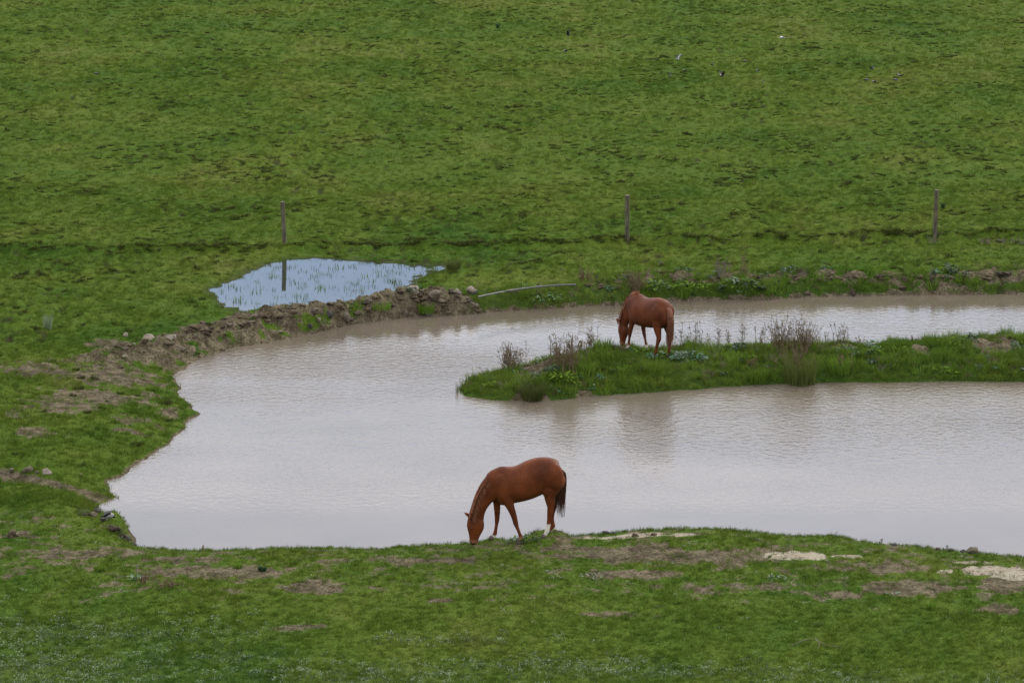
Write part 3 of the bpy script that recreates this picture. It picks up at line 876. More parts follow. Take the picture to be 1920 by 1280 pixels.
def build_rocks():
    # single stones the photograph shows clearly
    singles = [
        (55, 878, 16, 15, 'stone', 'tallest grey boulder standing in the gully on the left'),
        (46, 880, 14, 11, 'stone', 'brown stone leaning against the tallest boulder in the gully'),
        (87, 882, 19, 12, 'stone_pale', 'rounded pale boulder right of the others in the gully'),
        (70, 884, 12, 7, 'stone', 'low grey stone between the two larger gully boulders'),
        (22, 880, 18, 7, 'stone', 'flat stone at the left end of the gully stones'),
        (152, 889, 9, 5, 'stone', 'small stone at the right end of the gully'),
        (172, 939, 19, 11, 'stone', 'rough brown stone at the top of the rocky corner by the bird'),
        (155, 957, 24, 15, 'moss', 'dark mossy boulder left of the black and grey bird'),
        (174, 962, 17, 12, 'stone', 'tan stone between the mossy boulder and the bird'),
        (182, 957, 12, 10, 'stone_dark', 'dark lump of rock at the water just above the bird'),
        (227, 931, 6, 4, 'stone_dark', 'small dark stone lying in the water off the left bank'),
        (221, 934, 6, 4, 'stone', 'small stone at the very tip of the left bank'),
        (298, 847, 5, 3, 'stone_dark', 'tiny dark stone at the edge of the left shore'),
        (249, 1018, 14, 8, 'stone_dark', 'dark rock where the near bank meets the left corner of the pond'),
        (212, 988, 24, 15, 'soil_dark', 'muddy lump directly under the feet of the bird'),
        (226, 998, 26, 16, 'moss', 'dark mossy lump below the bird at the waters edge'),
        (238, 1007, 16, 11, 'soil_dark', 'lowest muddy lump at the left corner of the pond'),
        (176, 950, 14, 9, 'soil_dark', 'dark clod between the mossy boulder and the rough brown stone'),
        (194, 973, 16, 10, 'stone_dark', 'dark stone on which the tail end of the bird points'),
        (232, 1004, 22, 13, 'stone_dark', 'dark wet rock at the lower end of the muddy corner'),
        (25, 998, 24, 18, 'soil', 'earthy boulder at the far left under the turf step'),
        (1135, 998, 13, 7, 'stone_dark', 'dark clod on the bank crest right of the front horse'),
        (1151, 999, 8, 4, 'stone_dark', 'smaller dark clod beside the one on the bank crest'),
        (1190, 1003, 17, 7, 'soil_dark', 'brown clod behind the pale strip of bare sand'),
        (1225, 1001, 15, 5, 'soil_dark', 'low brown clod in the grass right of the pale strip'),
        (1442, 1042, 11, 8, 'moss', 'green topped clod at the left end of the middle sand patch'),
        (1675, 1013, 13, 8, 'stone_dark', 'lone dark stone on the skyline of the near bank'),
        (1692, 1018, 5, 4, 'stone_dark', 'tiny dark stone just right of the lone dark stone'),
        (1704, 1020, 8, 4, 'stone', 'small grey stone on the near bank right of the tiny dark one'),
        (1825, 1031, 24, 15, 'stone', 'largest grey boulder on the near bank by the right edge'),
        (1783, 1028, 20, 8, 'stone_dark', 'row end clod left of the largest near bank boulder'),
        (1804, 1030, 13, 9, 'stone_dark', 'dark clod touching the largest near bank boulder'),
        (1758, 1029, 14, 6, 'soil_dark', 'flat earthy clod at the left end of the near bank row'),
        (886, 543, 24, 15, 'stone_pale', 'pale topped boulder at the lower end of the long grey pipe'),
        (802, 587, 18, 10, 'stone', 'rounded stone at the waterline under the earth berm'),
        (842, 586, 10, 6, 'stone', 'small stone at the waterline right of the rounded one'),
        (760, 586, 16, 13, 'stone', 'grey stone low on the berm left of the rounded waterline stone'),
        (770, 588, 8, 6, 'stone', 'little stone touching the grey one low on the berm'),
        (826, 563, 17, 9, 'stone', 'grey stone on the berm above the rounded waterline stone'),
        (776, 540, 24, 14, 'stone_pale', 'pale stone on the highest left end of the berm top'),
        (812, 552, 28, 20, 'stone', 'big brown boulder in the highest part of the berm'),
        (858, 546, 16, 12, 'stone_pale', 'pale tan block near the right end of the berm'),
        (846, 543, 12, 8, 'stone', 'tan stone left of the pale block on the berm'),
        (648, 594, 21, 17, 'stone', 'broad grey boulder low on the middle of the berm'),
        (617, 590, 12, 13, 'stone_dark', 'upright dark stone left of the broad grey berm boulder'),
        (598, 600, 14, 12, 'stone', 'slanting flat stone on the berm above the water'),
        (606, 612, 15, 8, 'stone', 'rounded stone at the water below the slanting one'),
        (582, 610, 12, 11, 'stone_dark', 'dark block at the water on the left of the rounded one'),
        (660, 600, 10, 8, 'stone', 'stone right of the broad grey berm boulder'),
        (688, 561, 18, 12, 'stone', 'squarish clod on the berm crest below the puddle'),
        (500, 588, 22, 14, 'soil', 'big earth clod where the berm meets the puddle'),
        (370, 613, 20, 12, 'soil', 'brown lump on the left shoulder of the berm'),
        (432, 608, 16, 9, 'stone', 'grey clod halfway along the left part of the berm'),
        (280, 632, 26, 14, 'stone_pale', 'largest pale block in the heap at the berm left end'),
        (236, 627, 12, 8, 'stone_pale', 'small pale block on the left tip of the stone heap'),
        (320, 643, 18, 10, 'stone', 'brown block below the pale stone heap'),
        (343, 655, 12, 8, 'stone', 'stone lying low at the left end of the pond bank'),
        (1515, 548, 13, 9, 'soil', 'earth clod at the water on the far bank'),
        (1598, 546, 14, 9, 'soil_dark', 'dark round clod in the grass of the far bank'),
        (1692, 540, 12, 8, 'soil_dark', 'dark clod on the far bank right of the others'),
        (1740, 522, 24, 12, 'soil_dark', 'widest dark lump of earth on the far bank top'),
        (1885, 512, 24, 8, 'soil_dark', 'flat dark lump of earth on the far bank by the right edge'),
        (1654, 518, 18, 8, 'soil_dark', 'dark lump of earth on the far bank left of the widest one'),
        (1575, 521, 20, 9, 'soil', 'brown lump of earth on the far bank above the dark clod'),
        (1560, 512, 13, 5, 'soil', 'thin brown clod topping the far bank'),
        (1430, 522, 13, 9, 'soil', 'brown clod topping the bank near the tall dry weed'),
        (1240, 492, 9, 5, 'soil_dark', 'small dark clod in the grass behind the rear horse'),
        (965, 545, 20, 9, 'soil', 'brown clod under the middle of the grey pipe'),
    ]
    for px, py, w, h, mt, lb in singles:
        nm = {'soil': 'earth_clod', 'soil_dark': 'earth_clod', 'moss': 'mossy_stone'}.get(mt, 'stone')
        rock(nm, px, py, w, h, mt, lb, cat='clod' if 'soil' in mt else 'stone')
    # anonymous clods of the berm
    rnd = random.Random(5)
    for i in range(110):
        q = rnd.uniform(215, 900)
        base = np.interp(q, [a for a, *_ in berm_px], [b for _, b, *_ in berm_px])
        off = abs(rnd.gauss(0, 1)) * 16 - 4
        s_ = rnd.uniform(5, 13)
        mt = rnd.choice(['soil', 'stone', 'soil_dark', 'soil', 'soil']) if q > 330 else rnd.choice(['stone', 'stone_pale', 'soil', 'soil'])
        rock('rubble', q, base + off, s_ * 1.4, s_ * .75, mt, 'small rough clod or stone in the rubble of the dug earth berm', 'rubble of the earth berm', 'rubble', 2, sink=.5)
    for i in range(90):
        q = rnd.uniform(1100, 1915)
        base = np.interp(q, [1090, 1190, 1400, 1560, 1760, 1920], [529, 521, 517, 514, 516, 511])
        s_ = rnd.uniform(4, 11)
        rock('clod', q, base + abs(rnd.gauss(0, 6)), s_ * 1.5, s_ * .8, rnd.choice(['soil', 'soil_dark', 'soil']), 'small brown clod along the bare top of the far bank', 'clods along the far bank top', 'clod', 2)
    # small clods: uncountable
    XS = []; W = []
    srcs = []
    for i, mt in enumerate(['soil', 'soil_dark', 'stone']):
        me = rock_mesh(100 + i, 1, .5); me.materials.append(M[mt]); srcs.append(bpy.data.objects.new('clod_%s' % 'abc'[i], me))
    x, y = rand_points(48, 98, 26)
    soil = sample(SOIL, x, y); sh = sample(SHORE, x, y); wet = sample(WET, x, y)
    keep = (soil * (1 - sample(PALE, x, y)) > .45 + .5 * RNG.random(len(x))) & (sh > .02) & (wet < .3)
    X, Y = x[keep], y[keep]
    bd, bh = polydist(X, Y, berm, berm_h)
    P, rot, scl = finish(X, Y, .02, .055, .7, .5)
    scl *= np.where(bd < 1.3, 2.2, 1.0)[:, None]
    scatter('crumbled_earth', P, rot, scl, RNG.integers(0, 3, len(X)), srcs, 'crumbs of earth and small stones on the bare ground', 'soil')


# ------------------------------------------------------------------ swept tubes
def sweep(stations, seg=20, cap=True, power=2.0):
    """stations: (x, y, z, r_plane, r_lateral); cross sections stand across the path, widened along Y"""
    P = [Vector(s[:3]) for s in stations]
    V, Fc = [], []
    for i, s in enumerate(stations):
        a = P[max(i - 1, 0)]; b = P[min(i + 1, len(P) - 1)]
        t = (b - a).normalized()
        lat = Vector((0, 1, 0)); lat = (lat - t * lat.dot(t))
        if lat.length < .2: lat = Vector((1, 0, 0)) - t * t.x
        lat.normalize(); nrm = t.cross(lat).normalized()
        for k in range(seg):
            th = 2 * math.pi * k / seg; c, sn = math.cos(th), math.sin(th)
            e = 2.0 / power
            V.append(P[i] + nrm * (math.copysign(abs(c) ** e, c) * s[3]) + lat * (math.copysign(abs(sn) ** e, sn) * s[4]))
    n = len(stations)
    for i in range(n - 1):
        for k in range(seg):
            a = i * seg + k; b = i * seg + (k + 1) % seg
            Fc.append((a, b, b + seg, a + seg))
    if cap:
        V.append(P[0]); c0 = len(V) - 1; V.append(P[-1]); c1 = len(V) - 1
        for k in range(seg):
            Fc.append((c0, (k + 1) % seg, k)); Fc.append((c1, (n - 1) * seg + k, (n - 1) * seg + (k + 1) % seg))
    return V, Fc


def smooth_stations(st, k=5):
    return [tuple(p) for p in catmull(st, k)]


def ellipsoid(c, r, rot=(0, 0, 0), sub=3):
    bm = bmesh.new(); bmesh.ops.create_icosphere(bm, subdivisions=sub, radius=1)
    e = Euler(rot).to_matrix()
    V = [Vector(c) + e @ Vector((v.co.x * r[0], v.co.y * r[1], v.co.z * r[2])) for v in bm.verts]
    Fc = [tuple(v.index for v in f.verts) for f in bm.faces]
    bm.free()
    return V, Fc


def merge(parts):
    V, Fc = [], []
    for v, f in parts:
        b = len(V); V += list(v); Fc += [tuple(i + b for i in q) for q in f]
    return V, Fc


def fused(name, parts, voxel, smooth_it):
    """one continuous skin from overlapping solids"""
    V, Fc = merge(parts)
    me = bpy.data.meshes.new('tmp'); me.from_pydata([tuple(v) for v in V], [], Fc); me.update()
    bm = bmesh.new(); bm.from_mesh(me); bmesh.ops.recalc_face_normals(bm, faces=bm.faces); bm.to_mesh(me); bm.free()
    o = bpy.data.objects.new('tmp', me); COL.objects.link(o)
    m = o.modifiers.new('r', 'REMESH'); m.mode = 'VOXEL'; m.voxel_size = voxel
    s_ = o.modifiers.new('s', 'SMOOTH'); s_.factor = .5; s_.iterations = smooth_it
    dg = bpy.context.evaluated_depsgraph_get()
    ev = o.evaluated_get(dg)
    out = bpy.data.meshes.new_from_object(ev); out.name = name
    bpy.data.objects.remove(o); bpy.data.meshes.remove(me)
    out.polygons.foreach_set('use_smooth', [True] * len(out.polygons))
    return out


def hair_strands(roots, seed, seg=5, r=.004):
    """roots: list of (path points) -> thin tapered three sided strands"""
    V, Fc = [], []
    for path in roots:
        n = len(path); b = len(V)
        for i, p in enumerate(path):
            a = Vector(path[max(i - 1, 0)]); c = Vector(path[min(i + 1, n - 1)])
            t = (c - a).normalized(); u = t.orthogonal().normalized(); w = t.cross(u)
            rr = r * (1 - .8 * i / (n - 1))
            for k in range(3):
                th = 2.094 * k
                V.append(Vector(p) + (u * math.cos(th) + w * math.sin(th)) * rr)
        for i in range(n - 1):
            for k in range(3):
                Fc.append((b + i * 3 + k, b + i * 3 + (k + 1) % 3, b + (i + 1) * 3 + (k + 1) % 3, b + (i + 1) * 3 + k))
    return V, Fc


def coat_material(name, base, dark):
    t = NT(name)
    tc = t.add('ShaderNodeTexCoord')
    n = t.noise(3.0, 3, .5, vec=tc.outputs['Object']); f = t.noise(60, 2, .6, vec=tc.outputs['Object'], stretch=(.4, 1, 1))
    col = t.mix(t.ramp(n, [(.3, 0.0), (.7, 1.0)]), dark, base)
    mk = t.attr('marking'); mk_c = t.add('ShaderNodeSeparateColor'); t.ln(mk, mk_c.inputs[0])
    col = t.mix(mk_c.outputs['Green'], col, (dark[0] * .35, dark[1] * .4, dark[2] * .55))
    col = t.mix(mk_c.outputs['Blue'], col, (.30, .14, .085))
    col = t.mix(mk_c.outputs['Red'], col, (.62, .56, .50))
    col = t.mix(.3, col, t.ramp(f, [(.3, .3), (.7, 1.6)]), 'MULTIPLY')
    m = t.principled(col, .5, .10, bump=f, bstr=.2, bdist=.005)
    return m


def make_horse(spec):
    """spec gives side view stations in metres: x forward, y to the horse's left, z up"""
    root = empty('horse', spec['loc'], spec['yaw'])
    tag(root, spec['label'], 'horse', 'grazing horses')
    parts = [sweep(smooth_stations(spec['torso'], 4), 28, power=2.25)]
    parts.append(sweep(smooth_stations(spec['neck'], 4), 24))
    parts.append(sweep(smooth_stations(spec['head'], 4), 24, power=2.2))
    for lg in spec['legs']:
        parts.append(sweep(smooth_stations(lg['st'], 4), 16))
    for e in spec.get('bulges', []):
        parts.append(ellipsoid(*e))
    me = fused('body', parts, .0125, 9)
    me.materials.clear(); me.materials.append(spec['coat'])
    co = np.empty(len(me.vertices) * 3, np.float32); me.vertices.foreach_get('co', co); co = co.reshape(-1, 3)
    col = np.zeros((len(co), 4), np.float32); col[:, 3] = 1
    nz = pn(co[:, 0] * 12 + co[:, 1] * 9, co[:, 2] * 12, 2) * .02
    for lg in spec['legs']:
        c = np.array([s_[:3] for s_ in smooth_stations(lg['st'], 4)])
        d = np.min(np.linalg.norm(co[:, None, :] - c[None], axis=2), 1)
        near = d < .10
        if lg.get('sock'):
            col[near & (co[:, 2] + nz < lg['sock']), 0] = 1
        hz = c[-1][2]
        if lg.get('foot_pale'):
            m_ = near & (co[:, 2] < hz + .12); col[m_, 2] = .8
        col[near & (co[:, 2] < hz + .30), 1] = np.maximum(col[near & (co[:, 2] < hz + .30), 1], .0)
    hd = np.array([s_[:3] for s_ in smooth_stations(spec['head'], 4)])
    mz = Vector(spec['head'][-1][:3])
    dm = np.linalg.norm(co - np.array(mz), axis=1)
    col[:, 2] = np.maximum(col[:, 2], .75 * (1 - sstep(.06, .16, dm)))
    col[:, 1] = np.maximum(col[:, 1], .9 * (1 - sstep(.03, .085, dm + nz)))
    col[:, 2] *= (1 - sstep(0, .4, col[:, 1]))
    for (cx, cy, cz, rr) in spec.get('blaze', []):
        db = np.linalg.norm((co - np.array((cx, cy, cz))) / np.array(rr), axis=1)
        col[:, 0] = np.maximum(col[:, 0], (db < 1) * .8)
    ca = me.color_attributes.new('marking', 'FLOAT_COLOR', 'POINT'); ca.data.foreach_set('color', col.ravel())
    body = bpy.data.objects.new('body', me); COL.objects.link(body); body.parent = root
    # hooves
    for lg in spec['legs']:
        x, y, z = lg['hoof']; s_ = lg.get('hs', .062)
        V, Fc = sweep([(x + .012, y, z + .075, s_ * .60, s_ * .58), (x + .022, y, z + .04, s_ * .82, s_ * .78), (x + .03, y, z, s_, s_ * .95)], 14)
        V = [Vector((v.x, v.y, v.z)) for v in V]
        mesh_obj('hoof', V, Fc, M['hoof'], root)
    # ears
    for (bx, by, bz, tx, ty, tz) in spec['ears']:
        b = Vector((bx, by, bz)); tp = Vector((tx, ty, tz)); ax = tp - b
        st = [(b + ax * q, r_) for q, r_ in ((-.15, .034), (.15, .044), (.45, .044), (.8, .028), (1.15, .005))]
        V, Fc = [], []
        t = ax.normalized(); u = t.orthogonal().normalized(); w = t.cross(u)
        for p, r_ in st:
            for k in range(10):
                th = 2 * math.pi * k / 10
                V.append(p + u * math.cos(th) * r_ + w * math.sin(th) * r_ * .6)
        for i in range(4):
            for k in range(10):
                a = i * 10 + k; c = i * 10 + (k + 1) % 10; Fc.append((a, c, c + 10, a + 10))
        ear = mesh_obj('ear', V, Fc, spec['coat'], root)
    for (ex, ey, ez) in spec['eyes']:
        V, Fc = ellipsoid((ex, ey, ez), (.019, .012, .016)); mesh_obj('eye', V, Fc, M['eye'], root)
    for (ex, ey, ez) in spec['nostrils']:
        V, Fc = ellipsoid((ex, ey, ez), (.012, .007, .018)); mesh_obj('nostril', V, Fc, M['eye'], root)
    # mane
    rnd = random.Random(spec['seed'])
    crest = catmull(spec['crest'], 10)
    paths = []
    for i in range(spec['mane_n']):
        q = rnd.random() * (len(crest) - 1.001); k = int(q); p = Vector(crest[k]).lerp(Vector(crest[k + 1]), q - k)
        side = rnd.choice((-1, 1, 1)) if spec['mane_side'] == 0 else spec['mane_side']
        L = spec['mane_len'] * rnd.uniform(.5, 1.1)
        tan = (Vector(crest[min(k + 1, len(crest) - 1)]) - Vector(crest[k])).normalized()
        out = Vector((tan.z, 0, -tan.x)); out = -out if out.z < 0 else out
        up = spec['mane_up'] * rnd.uniform(.3, 1.2)
        pts = []
        for j in range(5):
            f = j / 4
            if i % 3 == 0:
                pts.append(p - out * .01 + out * (up * math.sin(f * 2.0)) + Vector((0, side * L * (.35 * f + .1), -L * f * f * .5)) + tan * L * .35 * f + Vector((rnd.uniform(-.006, .006), rnd.uniform(-.006, .006), 0)))
            else:
                dpt = L * f; hwid = .125 * math.sqrt(max(0, 1 - (1 - min(dpt / .2, 1)) ** 2)) + .012
                pts.append(p + out * (.014 - dpt) + Vector((0, side * hwid, 0)) + tan * L * .85 * f + Vector((rnd.uniform(-.004, .004), rnd.uniform(-.004, .006), 0)))
        paths.append(pts)
    V, Fc = hair_strands(paths, 1, r=.009)
    mesh_obj('mane', V, Fc, spec['mane_mat'], root)
    # forelock
    fx, fy, fz = spec['forelock']
    paths = []
    for i in range(60):
        s_ = rnd.uniform(-.045, .045); L = rnd.uniform(.12, .26)
        d_ = Vector(spec['forelock_dir']).normalized()
        paths.append([Vector((fx, fy + s_, fz)) + d_ * L * f + Vector((0, rnd.uniform(-.01, .02) * f, 0)) for f in (0, .33, .66, 1)])
    V, Fc = hair_strands(paths, 2, r=.006)
    mesh_obj('forelock', V, Fc, spec['mane_mat'], root)
    # tail
    tl = catmull(spec['tail'], 6)
    parts = [sweep([tuple(p[:3]) + (p[3] * .5, p[4] * .5) for p in tl[:int(len(tl) * .7)]], 10)]
    paths = []
    for i in range(spec['tail_n']):
        a = rnd.uniform(0, 6.283); rr = math.sqrt(rnd.random()); end = rnd.uniform(.62, 1.0); wob = rnd.uniform(-.02, .02); st0 = rnd.uniform(0, .25)
        pts = []
        for j in range(9):
            f = st0 + (end - st0) * j / 8; q = f * (len(tl) - 1.001); k = int(q); p = np.array(tl[k]) * (1 - (q - k)) + np.array(tl[k + 1]) * (q - k)
            pts.append(Vector((p[0] + math.cos(a) * p[3] * rr + wob * math.sin(f * 5), p[1] + math.sin(a) * p[4] * rr + wob * math.cos(f * 4), p[2])))
        paths.append(pts)
    parts.append(hair_strands(paths, 3, r=.0065))
    V, Fc = merge(parts)
    mesh_obj('tail', V, Fc, spec['tail_mat'], root)
    return root


M['hoof'] = simple('hoof', (.10, .075, .06), .6, .3, .3, 30, False)
M['eye'] = simple('eye', (.01, .008, .007), .15, .6, .1, 5, False)
M['mane'] = simple('mane_hair', (.22, .085, .04), .6, .3, .35, 25, False)
M['tail_dark'] = simple('dark_tail_hair', (.080, .032, .018), .6, .3, .5, 25, False)
M['tail_red'] = simple('red_tail_hair', (.19, .075, .04), .6, .3, .5, 18, False)


def build_horses():
    # --- front horse, read off as a side view: 608 units of the reading per metre
    K = 608.0
    def c(x, y): return (800 - x) / K, (1142 - y) / K / .972
    def T(x, top, bot, hw):
        X, z1 = c(x, top); _, z0 = c(x, bot)
        return (X, 0, (z0 + z1) / 2, (z1 - z0) / 2, hw)
    torso = [T(1412, 300, 400, .05), T(1392, 245, 470, .13), T(1345, 188, 540, .20), T(1280, 152, 560, .25), T(1200, 130, 560, .27), T(1120, 127, 560, .27), T(1040, 148, 598, .275),
             T(950, 190, 634, .285), T(860, 221, 656, .285), T(780, 229, 670, .27), T(700, 226, 690, .24), T(630, 232, 692, .205), T(575, 262, 676, .17), T(535, 310, 655, .13), T(510, 380, 610, .07)]
    def N(x, y, h, hw, yy=0):
        X, z = c(x, y); return (X, yy, z, h / K, hw)
    neck = [N(700, 430, 190, .16), N(620, 445, 195, .16), N(535, 490, 165, .13), N(462, 555, 130, .105), N(405, 640, 108, .095), N(368, 720, 96, .085), N(345, 790, 95, .08), N(335, 850, 98, .078)]
    head = [N(325, 810, 60, .06), N(327, 855, 95, .085), N(328, 915, 107, .098), N(326, 965, 103, .095), N(320, 1015, 84, .078), N(313, 1060, 67, .062), N(308, 1100, 57, .055), N(305, 1132, 54, .055), N(303, 1152, 44, .045), N(303, 1166, 22, .03)]
    def leg(pts, y0, y1, sock=None, hoof=None, pale=False, lift=0):
        st = []
        n = len(pts)
        for i, (x, y, h) in enumerate(pts):
            X, z = c(x, y); f = min(1, i / (n - 4)); yy = y0 + (y1 - y0) * f
            if i == 0: st.append((X, yy * .6, z + h / K * .95, h / K * .3, .03)); st.append((X, yy * .7, z + h / K * .7, h / K * .7, .07))
            h *= 1.13 if i > 2 else 1
            st.append((X, yy * (.75 if i == 0 else .9 if i == 1 else 1), z, h / K, min(h / K * .85, (.12, .115, .09)[i] if i < 3 else 1)))
        hx, hz = c(*hoof)
        return dict(st=st, sock=(c(0, sock)[1] if sock else None), hoof=(hx, y1, hz), foot_pale=pale)
    legs = [
        leg([(690, 520, 95), (718, 620, 72), (748, 700, 50), (783, 790, 35), (803, 860, 30), (812, 900, 29), (830, 950, 21), (853, 1010, 19), (872, 1058, 22), (877, 1082, 23), (868, 1112, 20), (864, 1128, 20)], .14, .15, None, (868, 1150), True),
        leg([(620, 540, 85), (604, 640, 62), (602, 700, 46), (605, 790, 34), (605, 855, 29), (603, 895, 27), (597, 950, 20), (588, 1010, 19), (580, 1055, 23), (570, 1078, 23), (552, 1102, 22), (545, 1112, 22)], -.14, -.15, 1080, (550, 1130), False),
        leg([(1270, 420, 125), (1250, 500, 108), (1232, 580, 74), (1240, 660, 52), (1243, 720, 39), (1238, 775, 37), (1230, 820, 30), (1222, 880, 24), (1212, 950, 23), (1197, 1005, 27), (1182, 1040, 22), (1170, 1062, 22)], .13, .13, 920, (1172, 1088), False),
        leg([(1290, 430, 110), (1290, 520, 90), (1290, 600, 60), (1295, 680, 40), (1296, 745, 38), (1290, 790, 34), (1284, 840, 26), (1282, 900, 23), (1288, 955, 24), (1292, 985, 28), (1268, 1016, 22), (1252, 1036, 22)], -.13, -.13, None, (1255, 1066), False)]
    def E(x, y, rx, ry, rz, yy, rot=(0, 0, 0)):
        X, z = c(x, y); return ((X, yy, z), (rx / K, ry, rz / K), rot)
    bulges = [E(665, 470, 85, .085, 190, .165, (0, .22, 0)), E(665, 470, 85, .085, 190, -.165, (0, .22, 0)), E(720, 590, 70, .08, 90, .145, (0, -.5, 0)), E(720, 590, 70, .08, 90, -.145, (0, -.5, 0)),
                           E(1285, 350, 115, .13, 175, .158), E(1285, 350, 115, .13, 175, -.158), E(385, 925, 48, .04, 75, .055), E(385, 925, 48, .04, 75, -.055),
              E(1195, 500, 70, .075, 95, .165), E(1195, 500, 70, .075, 95, -.165), E(665, 250, 70, .05, 30, 0)]
    mz = c(300, 1160)
    e1 = c(272, 955); n1 = c(268, 1128)
    crest = [(*c(a, b), 0) for a, b in [(640, 232), (560, 275), (490, 345), (420, 425), (365, 515), (325, 600), (295, 690), (272, 770), (262, 800)]]
    crest = [(p[0], 0, p[1]) for p in crest]
    tail = []
    for x, y, a, b in [(1360, 270, 22, .03), (1402, 330, 34, .04), (1402, 440, 38, .05), (1386, 560, 52, .06), (1372, 660, 62, .07), (1372, 750, 56, .06), (1384, 870, 40, .05)]:
        X, z = c(x, y); tail.append((X, 0, z, a / K, b))
    ear = []
    bx, bz = c(262, 822); tx, tz = c(204, 788); ear.append((bx, -.055, bz, tx, -.085, tz))
    bx, bz = c(282, 842); tx, tz = c(270, 770); ear.append((bx, .055, bz, tx, .10, tz))
    fl = c(238, 850)
    # stand her on the crest: hooves at the read pixels
    bxy = at(840 + 868 / 6.4, 840 + 1146 / 6.4, .50)
    spec = dict(label='chestnut horse grazing on the near bank in side view with one white hind sock', yaw=math.pi + R(7), seed=1,
                torso=torso, neck=neck, head=head, legs=legs, bulges=bulges, ears=ear, eyes=[(e1[0], .083, e1[1]), (e1[0], -.083, e1[1])],
                nostrils=[(n1[0], .05, n1[1]), (n1[0], -.05, n1[1])], crest=crest, mane_n=600, mane_len=.15, mane_up=.03, mane_side=0, mane_mat=M['mane'],
                forelock=(fl[0] + .0, 0, fl[1]), forelock_dir=(-.05, 0, -1), tail=tail, tail_n=260, tail_mat=M['tail_dark'],
                coat=coat_material('chestnut_coat', (.158, .043, .014), (.080, .022, .009)), blaze=[(c(232, 940)[0], 0, c(232, 940)[1], (.05, .02, .10))])
    hoof0 = legs[0]['hoof']; yaw = spec['yaw']
    ox = hoof0[0] * math.cos(yaw) - hoof0[1] * math.sin(yaw); oy = hoof0[0] * math.sin(yaw) + hoof0[1] * math.cos(yaw)
    spec['loc'] = (bxy[0] - ox, bxy[1] - oy, .50 - hoof0[2])
    h1 = make_horse(spec)
    for lg in legs:
        w = h1.matrix_basis @ Vector(lg['hoof'])
        pad(w.x, w.y, w.z + .004, .22 if lg in legs[:2] else .38)
    for lg in legs:
        w = h1.matrix_basis @ Vector(lg['hoof'])
        pad(w.x, w.y, w.z + .004, .13)
    w = h1.matrix_basis @ Vector(head[-1][:3]); pad(w.x, w.y, w.z - .03, .25)

    # --- rear horse: same kind of animal seen from behind at an angle, head down to the left
    def T2(x, top, bot, hw): return (x, 0, (top + bot) / 2, (top - bot) / 2, hw)
    torso2 = [T2(-.86, 1.22, 1.02, .06), T2(-.82, 1.32, .90, .16), T2(-.74, 1.40, .80, .235), T2(-.62, 1.455, .74, .275), T2(-.48, 1.475, .70, .29), T2(-.34, 1.46, .70, .29), T2(-.18, 1.43, .68, .295),
              T2(0, 1.405, .665, .30), T2(.18, 1.41, .665, .295), T2(.32, 1.44, .67, .27), T2(.44, 1.47, .69, .235), T2(.54, 1.43, .72, .20), T2(.61, 1.35, .78, .15), T2(.66, 1.2, .88, .08)]
    neck2 = [(.38, 0, 1.10, .33, .16), (.52, 0, 1.10, .31, .155), (.66, .0, 1.0, .25, .13), (.79, 0, .87, .19, .105), (.88, 0, .73, .155, .09), (.93, 0, .62, .135, .08), (.95, 0, .54, .12, .075)]
    head2 = [(.95, 0, .62, .09, .06), (.965, 0, .55, .15, .085), (.965, 0, .45, .17, .098), (.965, 0, .37, .165, .092), (.975, 0, .28, .13, .075), (.985, 0, .20, .105, .06), (.99, 0, .13, .09, .055), (.995, 0, .08, .085, .055), (1.0, 0, .05, .065, .045), (1.0, 0, .03, .03, .03)]
    def leg2(pts, y0, y1, hoof, pale=False, sock=None):
        st = []; n = len(pts)
        for i, (x, z, r_) in enumerate(pts):
            f = min(1, i / (n - 4)); yy = y0 + (y1 - y0) * f
            if i == 0: st.append((x, yy * .6, z + r_ * .95, r_ * .3, .03)); st.append((x, yy * .7, z + r_ * .7, r_ * .7, .07))
            r_ *= 1.1 if i > 2 else 1
            st.append((x, yy * (.75 if i == 0 else .9 if i == 1 else 1), z, r_, min(r_ * .85, (.14, .13, .10)[i] if i < 3 else 1)))
        return dict(st=st, sock=sock, hoof=hoof, foot_pale=pale)
    fore = [(.40, 1.0, .15), (.40, .83, .115), (.40, .70, .078), (.405, .58, .058), (.41, .47, .048), (.41, .42, .047), (.405, .33, .034), (.40, .24, .031), (.40, .16, .037), (.405, .12, .037), (.42, .075, .034), (.425, .05, .034)]
    hind = [(-.60, 1.05, .20), (-.60, .92, .175), (-.61, .78, .125), (-.66, .64, .085), (-.70, .55, .065), (-.71, .47, .062), (-.69, .40, .049), (-.67, .30, .040), (-.66, .20, .038), (-.655, .14, .044), (-.635, .09, .036), (-.625, .06, .036)]
    def sh(pts, dx): # stride: shear the leg from the elbow down
        return [(x + dx * max(0, (.85 - z) / .85), z, r_) for x, z, r_ in pts]
    legs2 = [leg2(sh(fore, .16), .15, .17, (.425 + .16, .17, 0), True, .13), leg2(sh(fore, -.22), -.14, -.15, (.425 - .22, -.15, 0), True, .16),
             leg2(sh(hind, .10), .15, .17, (-.625 + .10, .17, 0)), leg2(sh(hind, -.02), -.15, -.17, (-.625 - .02, -.17, 0))]
    bul2 = [((.38, .16, 1.05), (.15, .08, .27), (0, -.25, 0)), ((.38, -.16, 1.05), (.15, .08, .27), (0, -.25, 0)), ((-.60, .15, 1.12), (.22, .15, .26), (0, 0, 0)), ((-.60, -.15, 1.12), (.22, .15, .26), (0, 0, 0)),
            ((.875, .055, .44), (.08, .04, .12), (0, 0, 0)), ((.875, -.055, .44), (.08, .04, .12), (0, 0, 0)), ((.43, 0, 1.44), (.12, .05, .05), (0, 0, 0))]
